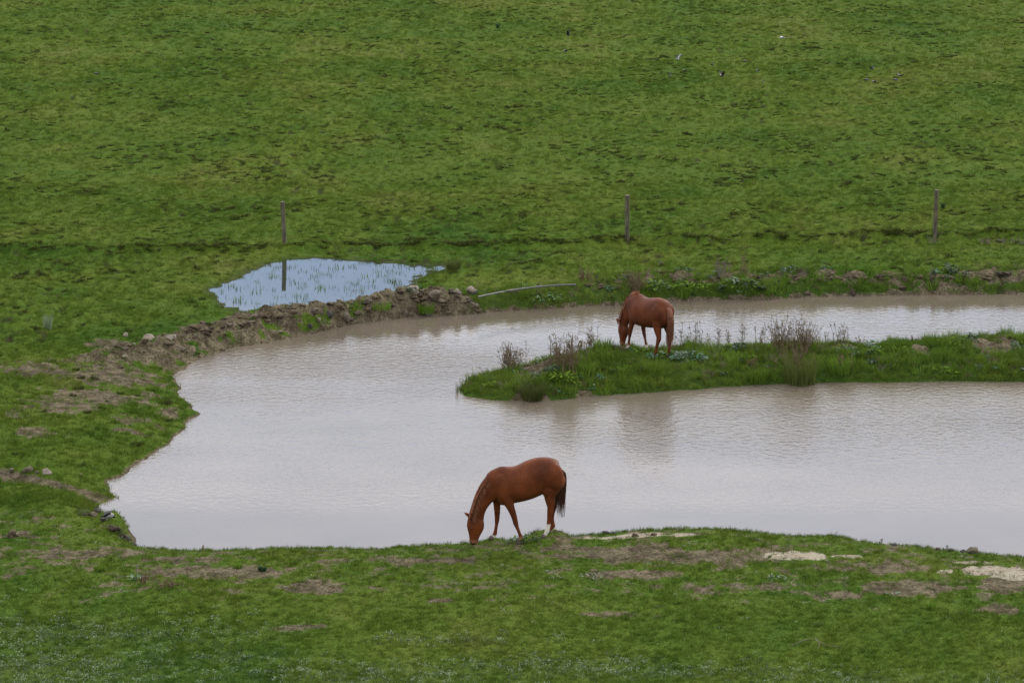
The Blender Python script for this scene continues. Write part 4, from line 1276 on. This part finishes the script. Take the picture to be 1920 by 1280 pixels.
    crest2 = [(.36, 0, 1.47), (.46, 0, 1.49), (.60, 0, 1.42), (.74, 0, 1.28), (.87, 0, 1.10), (.98, 0, .92), (1.05, 0, .76), (1.07, 0, .66)]
    tail2 = [(-.82, 0, 1.28, .035, .04), (-.89, 0, 1.18, .05, .055), (-.93, 0, 1.0, .07, .075), (-.92, 0, .80, .085, .09), (-.90, 0, .60, .09, .10), (-.89, 0, .42, .08, .09), (-.88, 0, .24, .05, .06)]
    spec2 = dict(label='chestnut horse grazing on the spit seen from behind at an angle with long reddish tail', yaw=math.pi - R(54), seed=2, torso=torso2, neck=neck2, head=head2, legs=legs2, bulges=bul2,
                 ears=[(1.05, .06, .64, 1.10, .11, .72), (1.05, -.06, .64, 1.10, -.11, .72)], eyes=[(1.05, .083, .40), (1.05, -.083, .40)], nostrils=[(1.06, .05, .13), (1.06, -.05, .13)],
                 crest=crest2, mane_n=520, mane_len=.15, mane_up=.085, mane_side=0, mane_mat=M['mane'], forelock=(1.09, 0, .60), forelock_dir=(.05, 0, -1), tail=tail2, tail_n=320, tail_mat=M['tail_red'],
                 coat=coat_material('dark_chestnut_coat', (.135, .038, .013), (.075, .021, .009)))
    HZ = .46
    fx, fy = at(1213, 662, HZ)
    spec2['loc'] = (fx, fy, HZ)
    h2 = make_horse(spec2)
    h2.scale = (1.05, 1.05, 1.05)
    bpy.context.view_layer.update()
    for lg in legs2:
        w = h2.matrix_basis @ Vector(lg['hoof']); pad(w.x, w.y, w.z + .004, .2)
    w = h2.matrix_basis @ Vector((1, 0, 0)); pad(w.x, w.y, .45, .3)


# ------------------------------------------------------------------ fence posts
def build_posts():
    t = NT('weathered_post')
    tc = t.add('ShaderNodeTexCoord')
    g = t.noise(26, 4, .6, vec=tc.outputs['Object'], stretch=(1, 1, .08)); b = t.noise(3, 3, .5, vec=tc.outputs['Object'])
    col = t.ramp(g, [(.3, (.050, .045, .028)), (.5, (.095, .086, .055)), (.7, (.16, .145, .10))])
    col = t.mix(1.0, col, t.ramp(b, [(.3, .7), (.7, 1.2)]), 'MULTIPLY')
    m = t.principled(col, .9, .15, bump=g, bstr=.7, bdist=.01)
    mt = NT('post_end_grain'); n = mt.noise(40, 3); mtm = mt.principled(mt.ramp(n, [(.3, (.12, .10, .08)), (.7, (.24, .21, .17))]), .9, .1)
    for px, top, base, lean, w, lb in [(534, 379, 458, .035, 8.4, 'leaning weathered fence post mirrored in the blue puddle'),
                                 (1176, 368, 447, 0.004, 9.0, 'upright weathered fence post behind the rear horse'),
                                 (1753, 358, 437, -.012, 8.6, 'weathered fence post near the right edge with dead weeds at its foot')]:
        x, y, z = on_ground(px, base)
        sc = px_scale(base); h = (base - top) / sc / CP; r = w / sc / 2
        root = empty('fence_post', (x, y, z - .15)); tag(root, lb, 'post', 'fence posts along the old fence line')
        rr = random.Random(px)
        st = [(-lean * q * (h + .15) + (0), 0, q * (h + .15), r * (1.04 - .1 * q) * rr.uniform(.97, 1.03), r * (1.04 - .1 * q)) for q in np.linspace(0, 1, 9)]
        V, Fc = sweep(st, 12, cap=False, power=2.8)
        mesh_obj('shaft', V, Fc, m, root)
        xt = st[-1][0]; zt = st[-1][2]; rt = st[-1][3]
        V = [Vector((xt + rt * math.cos(2 * math.pi * k / 12), rt * math.sin(2 * math.pi * k / 12), zt - .002)) for k in range(12)] + [Vector((xt, 0, zt + .012))]
        mesh_obj('end_grain', V, [(k, (k + 1) % 12, 12) for k in range(12)], mtm, root)
        # staples
        for q in (.55, .9) if px != 1176 else (.6,):
            V, Fc = ellipsoid((-lean * q * h - r * 1.02, -.01, q * h + .15), (.012, .02, .018), sub=1); mesh_obj('staple', V, Fc, M['stone_dark'], root)


# ------------------------------------------------------------------ plants
def tube(path, r0, r1, sides=4):
    V, Fc = [], []
    n = len(path)
    for i, p in enumerate(path):
        a = Vector(path[max(i - 1, 0)]); c = Vector(path[min(i + 1, n - 1)]); t = (c - a).normalized()
        u = t.orthogonal().normalized(); w = t.cross(u); rr = r0 + (r1 - r0) * i / (n - 1)
        for k in range(sides):
            th = 6.2832 * k / sides; V.append(Vector(p) + (u * math.cos(th) + w * math.sin(th)) * rr)
    for i in range(n - 1):
        for k in range(sides):
            Fc.append((i * sides + k, i * sides + (k + 1) % sides, (i + 1) * sides + (k + 1) % sides, (i + 1) * sides + k))
    return V, Fc


def weed(px, py, wpx, hpx, n, label, mat='dry', group='dead weeds', seeds=True, branch=5, name='dead_weed', zr=.5, thick=1.0):
    x, y, z = on_ground(px, py, zr)
    sc = px_scale(py); H = hpx / sc; Wd = wpx / sc * 1.35; n = int(n * 1.25 + .4) if n > 5 else n
    root = empty(name, (x, y, z - .02)); tag(root, label, 'weed', group)
    rnd = random.Random(px * 7 + py)
    stems = []; twigs = []; heads = []
    for i in range(n):
        bx = rnd.gauss(0, Wd * .16); by = rnd.gauss(0, Wd * .18); h = H * rnd.uniform(.55, 1.0)
        tx = bx + rnd.gauss(0, Wd * .16); ty = by + rnd.gauss(0, Wd * .15)
        pts = [Vector((bx + (tx - bx) * f + rnd.gauss(0, .008), by + (ty - by) * f + rnd.gauss(0, .008), h * f)) for f in (0, .2, .4, .6, .8, 1)]
        stems.append(tube(pts, .0075 * thick, .0045 * thick, 3))
        for j in range(branch + 3):
            f = rnd.uniform(.25, .98); k = min(int(f * 5), 4); p = pts[k].lerp(pts[k + 1], f * 5 - k)
            L = H * rnd.uniform(.08, .24) * (1.25 - f); a = rnd.uniform(0, 6.283)
            q = p + Vector((math.cos(a) * L * .95, math.sin(a) * L * .95, L * rnd.uniform(.35, 1.0)))
            mid = (p + q) / 2 + Vector((math.cos(a), math.sin(a), 0)) * L * .1
            twigs.append(tube([p, mid, q], .0048 * thick, .0034 * thick, 3))
            if seeds:
                for m_ in range(rnd.randint(0, 2)):
                    c_ = p.lerp(q, rnd.uniform(.4, 1.05)) + Vector((rnd.gauss(0, .01), rnd.gauss(0, .01), rnd.gauss(0, .01)))
                    heads.append(ellipsoid(c_, (.009 * thick, .009 * thick, .014 * thick), sub=1))
    tag(mesh_obj('stems', *merge(stems), M[mat], root), kind='stuff')
    tag(mesh_obj('twigs', *merge(twigs), M[mat], root), kind='stuff')
    if heads: tag(mesh_obj('seed_heads', *merge(heads), M[mat], root), kind='stuff')
    return root


def clump(name, px, py, wpx, hpx, nb, mat, label, cat, group=None, bend=.55, width=.012, zr=.5):
    x, y, z = on_ground(px, py, zr)
    sc = px_scale(py)
    src = tuft_source(name, nb, hpx / sc * 1.05, wpx / sc * .30, width, M[mat], bend, px)
    o = bpy.data.objects.new(name, src.data); COL.objects.link(o); bpy.data.objects.remove(src)
    o.location = (x, y, z); tag(o, label, cat, group)
    return o


def leafy(name, px, py, wpx, hpx, n, size, mats, label, cat, group=None, zr=.5):
    """low plant with big lobed leaves radiating from a crown: each leaf a bent blade"""
    x, y, z = on_ground(px, py, zr)
    sc = px_scale(py); W = wpx / sc / 2; H = hpx / sc
    root = empty(name, (x, y, z)); tag(root, label, cat, group)
    rnd = random.Random(px)
    groups = [[] for _ in mats]
    for i in range(n):
        a = rnd.uniform(0, 6.283); r = W * math.sqrt(rnd.random()); c = Vector((r * math.cos(a), r * math.sin(a) * .8, H * rnd.uniform(.1, .75) * (1 - .5 * (r / W) ** 2)))
        d = Vector((math.cos(a + rnd.gauss(0, .6)), math.sin(a + rnd.gauss(0, .6)), rnd.uniform(.1, 1.0))).normalized(); side = d.cross(Vector((0, 0, 1))).normalized()
        L = size * rnd.uniform(.6, 1.2); up = side.cross(d).normalized()
        V = []; wv = [.12, .36, .26, .42, .22, .26, .02]
        for j, wj in enumerate(wv):
            f = j / 6; p = c + d * L * f - Vector((0, 0, 1)) * L * .35 * f * f
            V += [p - side * L * wj * .5 + up * .12 * L * wj, p, p + side * L * wj * .5 + up * .12 * L * wj]
        Fc = []
        for j in range(6):
            for s_ in (0, 1): Fc.append((j * 3 + s_, j * 3 + s_ + 1, j * 3 + s_ + 4, j * 3 + s_ + 3))
        groups[rnd.randrange(len(mats))].append((V, Fc))
    for g_, mt in zip(groups, mats):
        if g_: tag(mesh_obj('leaves', *merge(g_), M[mt], root), kind='stuff')
    return root


def build_plants():
    weed(955, 700, 34, 66, 26, 'dense reddish dead weed at the left end of the spit', branch=5, zr=.35)
    weed(985, 668, 22, 62, 3, 'thin pale dead sprig rising above the water behind the spit tip', 'dry_grey', branch=9, zr=.35)
    weed(1062, 700, 60, 84, 34, 'widest brown dead weed in the middle of the spit mound', branch=6, zr=.45)
    weed(1042, 662, 30, 40, 10, 'low dead sprigs leaning left above the middle weed', 'dry_grey', branch=5, zr=.45)
    weed(1108, 652, 28, 54, 8, 'tall dark dead weed left of the rear horse', branch=7, zr=.5)
    weed(1086, 654, 20, 34, 7, 'short dead weed beside the tall dark one', branch=5, zr=.5)
    weed(1219, 640, 10, 16, 3, 'tiny dead sprig seen between the legs of the rear horse', branch=3, zr=.5)
    for i, (px, h, n, lb) in enumerate([(1268, 40, 1, 'single dead stem right behind the tail of the rear horse'), (1281, 46, 2, 'pair of dead stems second from the tail of the rear horse'),
                                        (1291, 42, 2, 'pale pair of dead stems third from the tail of the rear horse'), (1303, 48, 2, 'slanting dead stems fourth from the tail of the rear horse'),
                                        (1312, 54, 3, 'tallest dead stems in the row right of the rear horse'), (1330, 36, 2, 'short dead stems just past the tallest of the row'),
                                        (1346, 44, 3, 'curled dead stems in the row above the dark hump of the spit'), (1366, 34, 3, 'last dead stems at the right end of the row')]):
        weed(px, 645, 8, h + 4, n, lb, 'dry' if i % 2 else 'dry_grey', 'row of dead stems right of the rear horse', branch=8, zr=.5)
    weed(1393, 650, 10, 62, 3, 'tall pale stem at the left of the big weed thicket', 'dry_grey', branch=10, zr=.5)
    weed(1424, 648, 18, 40, 5, 'small dead weed left of the big thicket', branch=6, zr=.5)
    weed(1466, 662, 60, 78, 30, 'left half of the big dead weed thicket on the spit', group='big dead weed thicket', branch=6, zr=.5)
    weed(1505, 664, 60, 78, 30, 'right half of the big dead weed thicket on the spit', group='big dead weed thicket', branch=6, zr=.5)
    weed(1488, 700, 70, 62, 24, 'lower front growth of the big dead weed thicket', group='big dead weed thicket', branch=5, zr=.4)
    weed(1549, 636, 14, 30, 3, 'thin dead stems right of the big thicket', branch=4, zr=.5)
    weed(1578, 644, 28, 40, 7, 'spreading dead weed right of the thin stems', branch=5, zr=.5)
    weed(1582, 694, 30, 36, 12, 'brown dead weed low in the middle of the spit', branch=4, zr=.3)
    weed(1610, 638, 20, 24, 5, 'small upright dead weed on the spit crest', branch=4, zr=.5)
    weed(1712, 632, 12, 14, 3, 'pair of faint dead sprigs on the spit crest', branch=3, zr=.55)
    weed(1880, 610, 8, 16, 2, 'lone dead sprig on the highest part of the spit', branch=3, zr=.7)
    weed(1410, 690, 20, 30, 8, 'dark dead weed left of the thicket foot', branch=4, zr=.4)
    weed(1098, 530, 30, 34, 16, 'brown dead bush on the far bank above the pipe end', 'dry', 'dead weeds of the far bank', branch=5, zr=.55)
    weed(1190, 548, 36, 46, 26, 'dense brown dead bush behind the back of the rear horse', 'dry', 'dead weeds of the far bank', branch=6, zr=.4)
    weed(1355, 520, 26, 42, 12, 'leaning tan dead weed on the far bank', 'dry_grey', 'dead weeds of the far bank', branch=6, zr=.6)
    weed(1393, 520, 22, 58, 4, 'tallest dead weed on the far bank', 'dry', 'dead weeds of the far bank', branch=10, zr=.6)
    weed(1412, 524, 14, 16, 6, 'short dead weed right of the tallest far bank weed', 'dry', 'dead weeds of the far bank', branch=3, zr=.6)
    weed(1749, 459, 16, 26, 6, 'dead weed at the foot of the right fence post', 'dry_grey', 'dead weeds by the fence line', branch=2, zr=.55, thick=1.0)
    weed(1763, 455, 10, 16, 4, 'short dead weed just right of the right fence post', 'dry', 'dead weeds by the fence line', branch=2, zr=.55, thick=1.0)
    for px, w in ((1850, 30), (1880, 36), (1910, 30)):
        weed(px, 457, w, 12, 10, {1850: 'left patch of thin dead stems by the right edge of the fence line', 1880: 'middle patch of thin dead stems by the right edge of the fence line', 1910: 'right patch of thin dead stems by the right edge of the fence line'}[px], 'dry_grey', 'dead weeds by the fence line', branch=2, zr=.55)
    weed(382, 1024, 6, 17, 2, 'dark twig sticking up from the near bank crest', 'dry', 'twigs', branch=3, zr=.5)
    weed(257, 1098, 8, 44, 1, 'tall thin dead stem in the left foreground', 'dry_grey', 'dead stems of the foreground', branch=3, zr=.45)
    weed(275, 1095, 30, 28, 10, 'brown dead stems right of the tall thin one', 'dry', 'dead stems of the foreground', branch=3, zr=.45)
    weed(320, 1098, 50, 20, 12, 'scattered low dead stems in the left foreground', 'dry', 'dead stems of the foreground', branch=3, zr=.45)
    weed(1653, 1012, 5, 18, 2, 'single blade stem standing on the near bank left of the lone stone', 'dry_grey', 'stems on the near bank crest', branch=2, zr=.5)
    weed(1776, 1026, 5, 16, 1, 'single stem rising beside the near bank clods', 'dry_grey', 'stems on the near bank crest', branch=2, zr=.5)
    # rushes and clumps
    clump('rush_clump', 998, 748, 66, 36, 420, 'rush', 'brown green rush clump at the water on the near side of the spit', 'rushes', zr=.05, bend=.95)
    clump('rush_clump', 1500, 722, 90, 62, 420, 'rush', 'broad dark rush clump below the dead weed thicket', 'rushes', zr=.1)
    clump('rush_clump', 1420, 716, 60, 34, 200, 'lush', 'grass clump left of the broad dark rush clump', 'rushes', zr=.15)
    clump('rush_clump', 1575, 700, 60, 36, 240, 'lush', 'green clump right of the broad dark rush clump', 'rushes', zr=.25)
    clump('rush_clump', 850, 507, 40, 22, 300, 'rush', 'dark round rush tuft at the right end of the puddle', 'rushes', zr=.5)
    clump('reed_stems', 857, 741, 10, 28, 10, 'rush', 'few thin reeds standing in the water off the spit tip', 'reeds', bend=.15, zr=-.1)
    clump('reed_stems', 868, 733, 6, 20, 6, 'rush', 'short reeds touching the spit tip', 'reeds', bend=.15, zr=0)
    clump('grass_clump', 933, 53, 9, 9, 60, 'dark_leaf', 'small dark tuft alone near the top of the field', 'grass tuft', width=.03)
    clump('grass_clump', 1768, 391, 10, 11, 60, 'dark_leaf', 'small pointed dark tuft right of the right fence post', 'grass tuft', width=.02)
    clump('grass_clump', 1100, 700, 50, 26, 200, 'lush', 'bright grass clump on the spit below the dead weeds', 'grass tuft', zr=.4)
    clump('grass_clump', 1225, 700, 70, 28, 260, 'lush', 'bright rounded grass hump in front of the rear horse', 'grass tuft', zr=.35)
    clump('grass_clump', 1130, 655, 60, 22, 200, 'lush', 'tall grass under the nose of the rear horse', 'grass tuft', zr=.5)
    clump('grass_clump', 1840, 680, 34, 10, 120, 'lush', 'low green tuft on the flat right part of the spit', 'grass tuft', zr=.3)
    clump('grass_clump', 357, 722, 22, 8, 60, 'rush', 'small tuft in the water at the left shore', 'grass tuft', zr=0)
    clump('grass_clump', 186, 1070, 28, 11, 160, 'lush', 'dark green tuft in the left foreground', 'grass tuft')
    clump('grass_clump', 445, 1065, 24, 10, 120, 'lush', 'green tuft right of the pale bare strip in the foreground', 'grass tuft')
    clump('grass_clump', 492, 1070, 24, 10, 120, 'dark_leaf', 'dark leafy tuft above the straw coloured patch', 'grass tuft')
    clump('grass_clump', 1745, 1142, 28, 14, 160, 'lush', 'yellow green tuft in the right foreground', 'grass tuft')
    clump('grass_clump', 800, 585, 50, 18, 260, 'lush', 'bright green clump at the foot of the berm by the rounded stone', 'grass tuft', zr=.2)
    clump('grass_clump', 715, 580, 60, 14, 200, 'lush', 'green clump on the face of the berm left of the big boulder', 'grass tuft', zr=.4)
    clump('pale_shrub', 90, 616, 24, 28, 130, 'silver', 'small greyish shrub alone in the grass at the left edge', 'shrub', bend=.35, width=.01)
    # leafy plants
    leafy('thistle_patch', 1292, 676, 62, 22, 150, .16, ['thistle', 'dark_leaf'], 'bluish green broad leaved plant beside the rear horse', 'leafy plant', zr=.45)
    leafy('thistle_patch', 1250, 668, 40, 14, 60, .14, ['thistle', 'lush'], 'smaller leafy plant under the belly side of the rear horse', 'leafy plant', zr=.45)
    leafy('dock_plant', 1052, 712, 40, 20, 60, .20, ['lush'], 'yellow green dock on the spit between rushes and weeds', 'leafy plant', zr=.3)
    leafy('dock_plant', 1010, 652, 16, 12, 14, .13, ['dark_leaf'], 'small dark leafy plant on the crest left of the spit weeds', 'leafy plant', zr=.5)
    leafy('dock_plant', 1385, 545, 80, 34, 160, .20, ['lush', 'dark_leaf'], 'large leafy growth on the far bank under the tall weed', 'leafy plant', zr=.35)
    leafy('dock_plant', 1230, 545, 60, 26, 100, .18, ['lush', 'dark_leaf'], 'leafy growth on the far bank behind the rear horse', 'leafy plant', zr=.35)
    leafy('dock_plant', 1300, 545, 70, 24, 110, .18, ['lush'], 'green leafy growth on the far bank right of the rear horse', 'leafy plant', zr=.35)
    leafy('dock_plant', 1020, 560, 70, 14, 90, .14, ['thistle', 'lush'], 'low leafy growth under the pipe on the far bank', 'leafy plant', zr=.35)
    leafy('weed_patch', 972, 1015, 34, 12, 70, .09, ['dark_leaf', 'lush'], 'dark weeds between the front legs of the front horse', 'leafy plant', zr=.55)
    leafy('weed_patch', 995, 1013, 34, 11, 70, .09, ['dark_leaf', 'lush'], 'dark weeds before the white hind foot of the front horse', 'leafy plant', zr=.55)
    leafy('weed_patch', 1110, 1082, 50, 8, 40, .07, ['silver', 'dark_leaf'], 'speckled pale leaved weeds in the middle foreground', 'leafy plant', zr=.45)
    leafy('weed_patch', 1455, 1085, 40, 10, 40, .07, ['silver', 'dark_leaf'], 'speckled weeds below the middle sand patch', 'leafy plant', zr=.45)
    leafy('weed_patch', 1045, 1084, 26, 8, 24, .07, ['silver', 'dark_leaf'], 'small speckled weed left of the pale leaved weeds', 'leafy plant', zr=.45)
    leafy('weed_patch', 255, 1086, 20, 14, 26, .09, ['silver', 'thistle'], 'pale thistle among the left foreground stems', 'leafy plant', zr=.45)
    leafy('weed_patch', 1675, 1115, 30, 7, 26, .07, ['silver', 'dark_leaf'], 'small leafy weed below the right bare ground', 'leafy plant', zr=.45)
    # twig in the foreground grass right
    x, y, z = on_ground(1530, 1215)
    root = empty('fallen_twig', (x, y, z + .03)); tag(root, 'thin curved dry twig lying in the right foreground grass', 'twig')
    mesh_obj('branch', *tube([Vector((-.45, 0, .02)), Vector((-.2, .2, .06)), Vector((.0, .25, .08)), Vector((.15, -.05, .05)), Vector((.45, -.1, .02))], .007, .004, 5), M['dry_grey'], root)
    mesh_obj('branch', *tube([Vector((.0, .25, .08)), Vector((.06, .0, .06)), Vector((.02, -.2, .03))], .005, .003, 5), M['dry_grey'], root)
    # twig at the tip of the spit
    x, y, z = on_ground(930, 690, .3)
    root = empty('driftwood_twig', (x, y, z)); tag(root, 'dark crooked twig leaning over the water at the spit tip', 'twig')
    mesh_obj('branch', *tube([Vector((.0, 0, 0)), Vector((.12, 0, .12)), Vector((.2, 0, .2)), Vector((.17, 0, .3))], .014, .006, 5), M['dry'], root)
    mesh_obj('branch', *tube([Vector((-.3, 0, .05)), Vector((-.4, 0, .16)), Vector((-.52, 0, .2))], .01, .005, 5), M['dry'], root)
    # pipe
    pts = []
    for px, py in [(896, 554), (920, 549), (950, 543), (985, 538), (1020, 534), (1052, 532), (1080, 531)]:
        x, y = at(px, py, .66); pts.append(Vector((x, y, max(ground(x, y) + .05, .62))))
    o = mesh_obj('water_pipe', *tube([Vector(p) for p in catmull([tuple(p) for p in pts], 4)], .026, .026, 10), simple('grey_pipe', (.09, .09, .08), .5, .4, .35, 8, False))
    tag(o, 'long grey pipe lying along the top of the far bank', 'pipe')


# ------------------------------------------------------------------ birds
def build_birds():
    dark = simple('dark_plumage', (.012, .011, .012), .5, .4, .3, 20, False)
    grey = simple('grey_plumage', (.28, .27, .27), .7, .2, .3, 20, False)
    pale = simple('pale_plumage', (.45, .43, .42), .7, .2, .3, 20, False)
    bill = simple('bill', (.05, .045, .04), .5, .3, .2, 20, False)
    # wading bird by the rocks, bending over the water
    x, y, z = on_ground(203, 984, .4)
    z += .07
    root = empty('wading_bird', (x, y, z)); tag(root, 'black and grey bird bending down on the mud by the left corner rocks', 'bird')
    mesh_obj('body', *sweep([(.115, 0, .115, .012, .012), (.10, 0, .125, .04, .045), (.05, 0, .135, .062, .065), (-.01, 0, .13, .062, .065), (-.06, 0, .105, .045, .05), (-.11, 0, .075, .02, .03), (-.125, 0, .065, .006, .01)], 14), grey, root)
    for s_ in (-1, 1):
        V, Fc = ellipsoid((-.02, s_ * .05, .155), (.10, .022, .035), (0, -.45, 0)); mesh_obj('wing', V, Fc, dark, root)
        mesh_obj('leg', *tube([Vector((.0, s_ * .02, .09)), Vector((.01, s_ * .02, .05)), Vector((0, s_ * .02, 0)), Vector((.025, s_ * .02, .002))], .005, .004, 5), bill, root)
    mesh_obj('back', *sweep([(.06, 0, .178, .012, .03), (.0, 0, .18, .02, .05), (-.07, 0, .15, .018, .045), (-.14, 0, .09, .008, .02)], 10), dark, root)
    mesh_obj('head', *ellipsoid((.125, 0, .10), (.028, .022, .026)), dark, root)
    mesh_obj('bill', *tube([Vector((.14, 0, .09)), Vector((.165, 0, .07))], .006, .002, 5), bill, root)
    # small birds over the field
    def bird(px, py, size, ang, flap, mt, label, alt=.6, gz=.6):
        zz = gz + alt
        x, y = at(px, py, zz)
        r = empty('flying_bird', (x, y, zz), ang); tag(r, label, 'bird', 'birds over the far field')
        s_ = size * 1.35
        mesh_obj('body', *sweep([(.5 * s_, 0, .02 * s_, .01 * s_, .01 * s_), (.42 * s_, 0, .02 * s_, .06 * s_, .06 * s_), (.3 * s_, 0, 0, .07 * s_, .07 * s_), (.05 * s_, 0, 0, .11 * s_, .11 * s_), (-.2 * s_, 0, 0, .08 * s_, .08 * s_), (-.4 * s_, 0, 0, .03 * s_, .05 * s_)], 10), mt, r)
        mesh_obj('tail', [(-.3 * s_, -.04 * s_, .01 * s_), (-.3 * s_, .04 * s_, .01 * s_), (-.6 * s_, .1 * s_, .01 * s_), (-.6 * s_, -.1 * s_, .01 * s_), (-.3 * s_, 0, .04 * s_), (-.6 * s_, 0, .03 * s_)], [(0, 3, 5, 4), (4, 5, 2, 1), (0, 1, 2, 3)], mt, r)
        for q in (-1, 1):
            u = math.sin(flap); v = math.cos(flap)
            def W(a, b): return (a * s_, q * (b * v) * s_, b * u * s_ + .04 * s_)
            top = [W(.25, .05), W(-.1, .05), W(-.15, .4), W(-.02, .95), W(.12, .8), W(.28, .4)]
            bot = [(a, b, c_ - .025 * s_) for a, b, c_ in top]
            Fc = [(0, 1, 2, 5), (5, 2, 3, 4), (6, 11, 8, 7), (11, 10, 9, 8)] + [(i, (i + 1) % 6, (i + 1) % 6 + 6, i + 6) for i in range(6)]
            mesh_obj('wing', top + bot, Fc, mt, r)
        return r
    L = [(1271, 111, .24, 2.2, .9, grey, 'pale grey bird with raised wings, largest of the left flock'), (1277, 105, .18, 0.2, .1, dark, 'dark bird just above the pale grey one'),
         (1336, 122, .16, 2.8, .3, dark, 'small dark bird right of the pale grey one'), (1284, 132, .17, .3, .2, dark, 'dark bird below the pale grey one'),
         (1255, 143, .20, 1.9, 1.0, dark, 'leftmost dark bird of the left flock with wings up'), (1353, 143, .25, .5, .9, dark, 'biggest black bird of the flock with wings spread upward'),
         (1397, 115, .20, .1, .1, dark, 'dark bird gliding at the right top of the left flock'), (1421, 133, .15, .4, .3, dark, 'smallest dark bird beside the grey streak in the grass'),
         (1430, 155, .21, 1.6, 1.1, dark, 'lowest dark bird of the left flock standing upright in flight'), (1635, 129, .19, 2.5, .6, dark, 'top dark bird of the right flock'),
         (1624, 150, .20, -.3, .2, dark, 'leftmost dark bird of the right flock'), (1640, 154, .19, 3.3, .3, dark, 'lowest dark bird of the right flock'),
         (1678, 150, .22, -.4, .15, dark, 'dark gliding bird low at the right end of the right flock'), (1688, 142, .22, .5, .3, dark, 'highest bird at the right end of the right flock'),
         (1066, 66, .24, 2.9, .9, dark, 'dark bird high in the middle of the field, upper of the pair'), (1060, 96, .20, .2, .3, dark, 'dark bird below the upper middle one'),
         (180, 138, .20, .1, .1, dark, 'lone dark bird over the left part of the field'), (680, 154, .15, 1.5, .8, dark, 'tiny dark bird left of the middle of the field'),
         (1466, 71, .26, .1, .15, pale, 'white bird gliding above the two flocks')]
    for a in L: bird(*a)


build_horses()
build_water()
build_rocks()
build_posts()
build_plants()
build_birds()
build_grass()
build_ground()
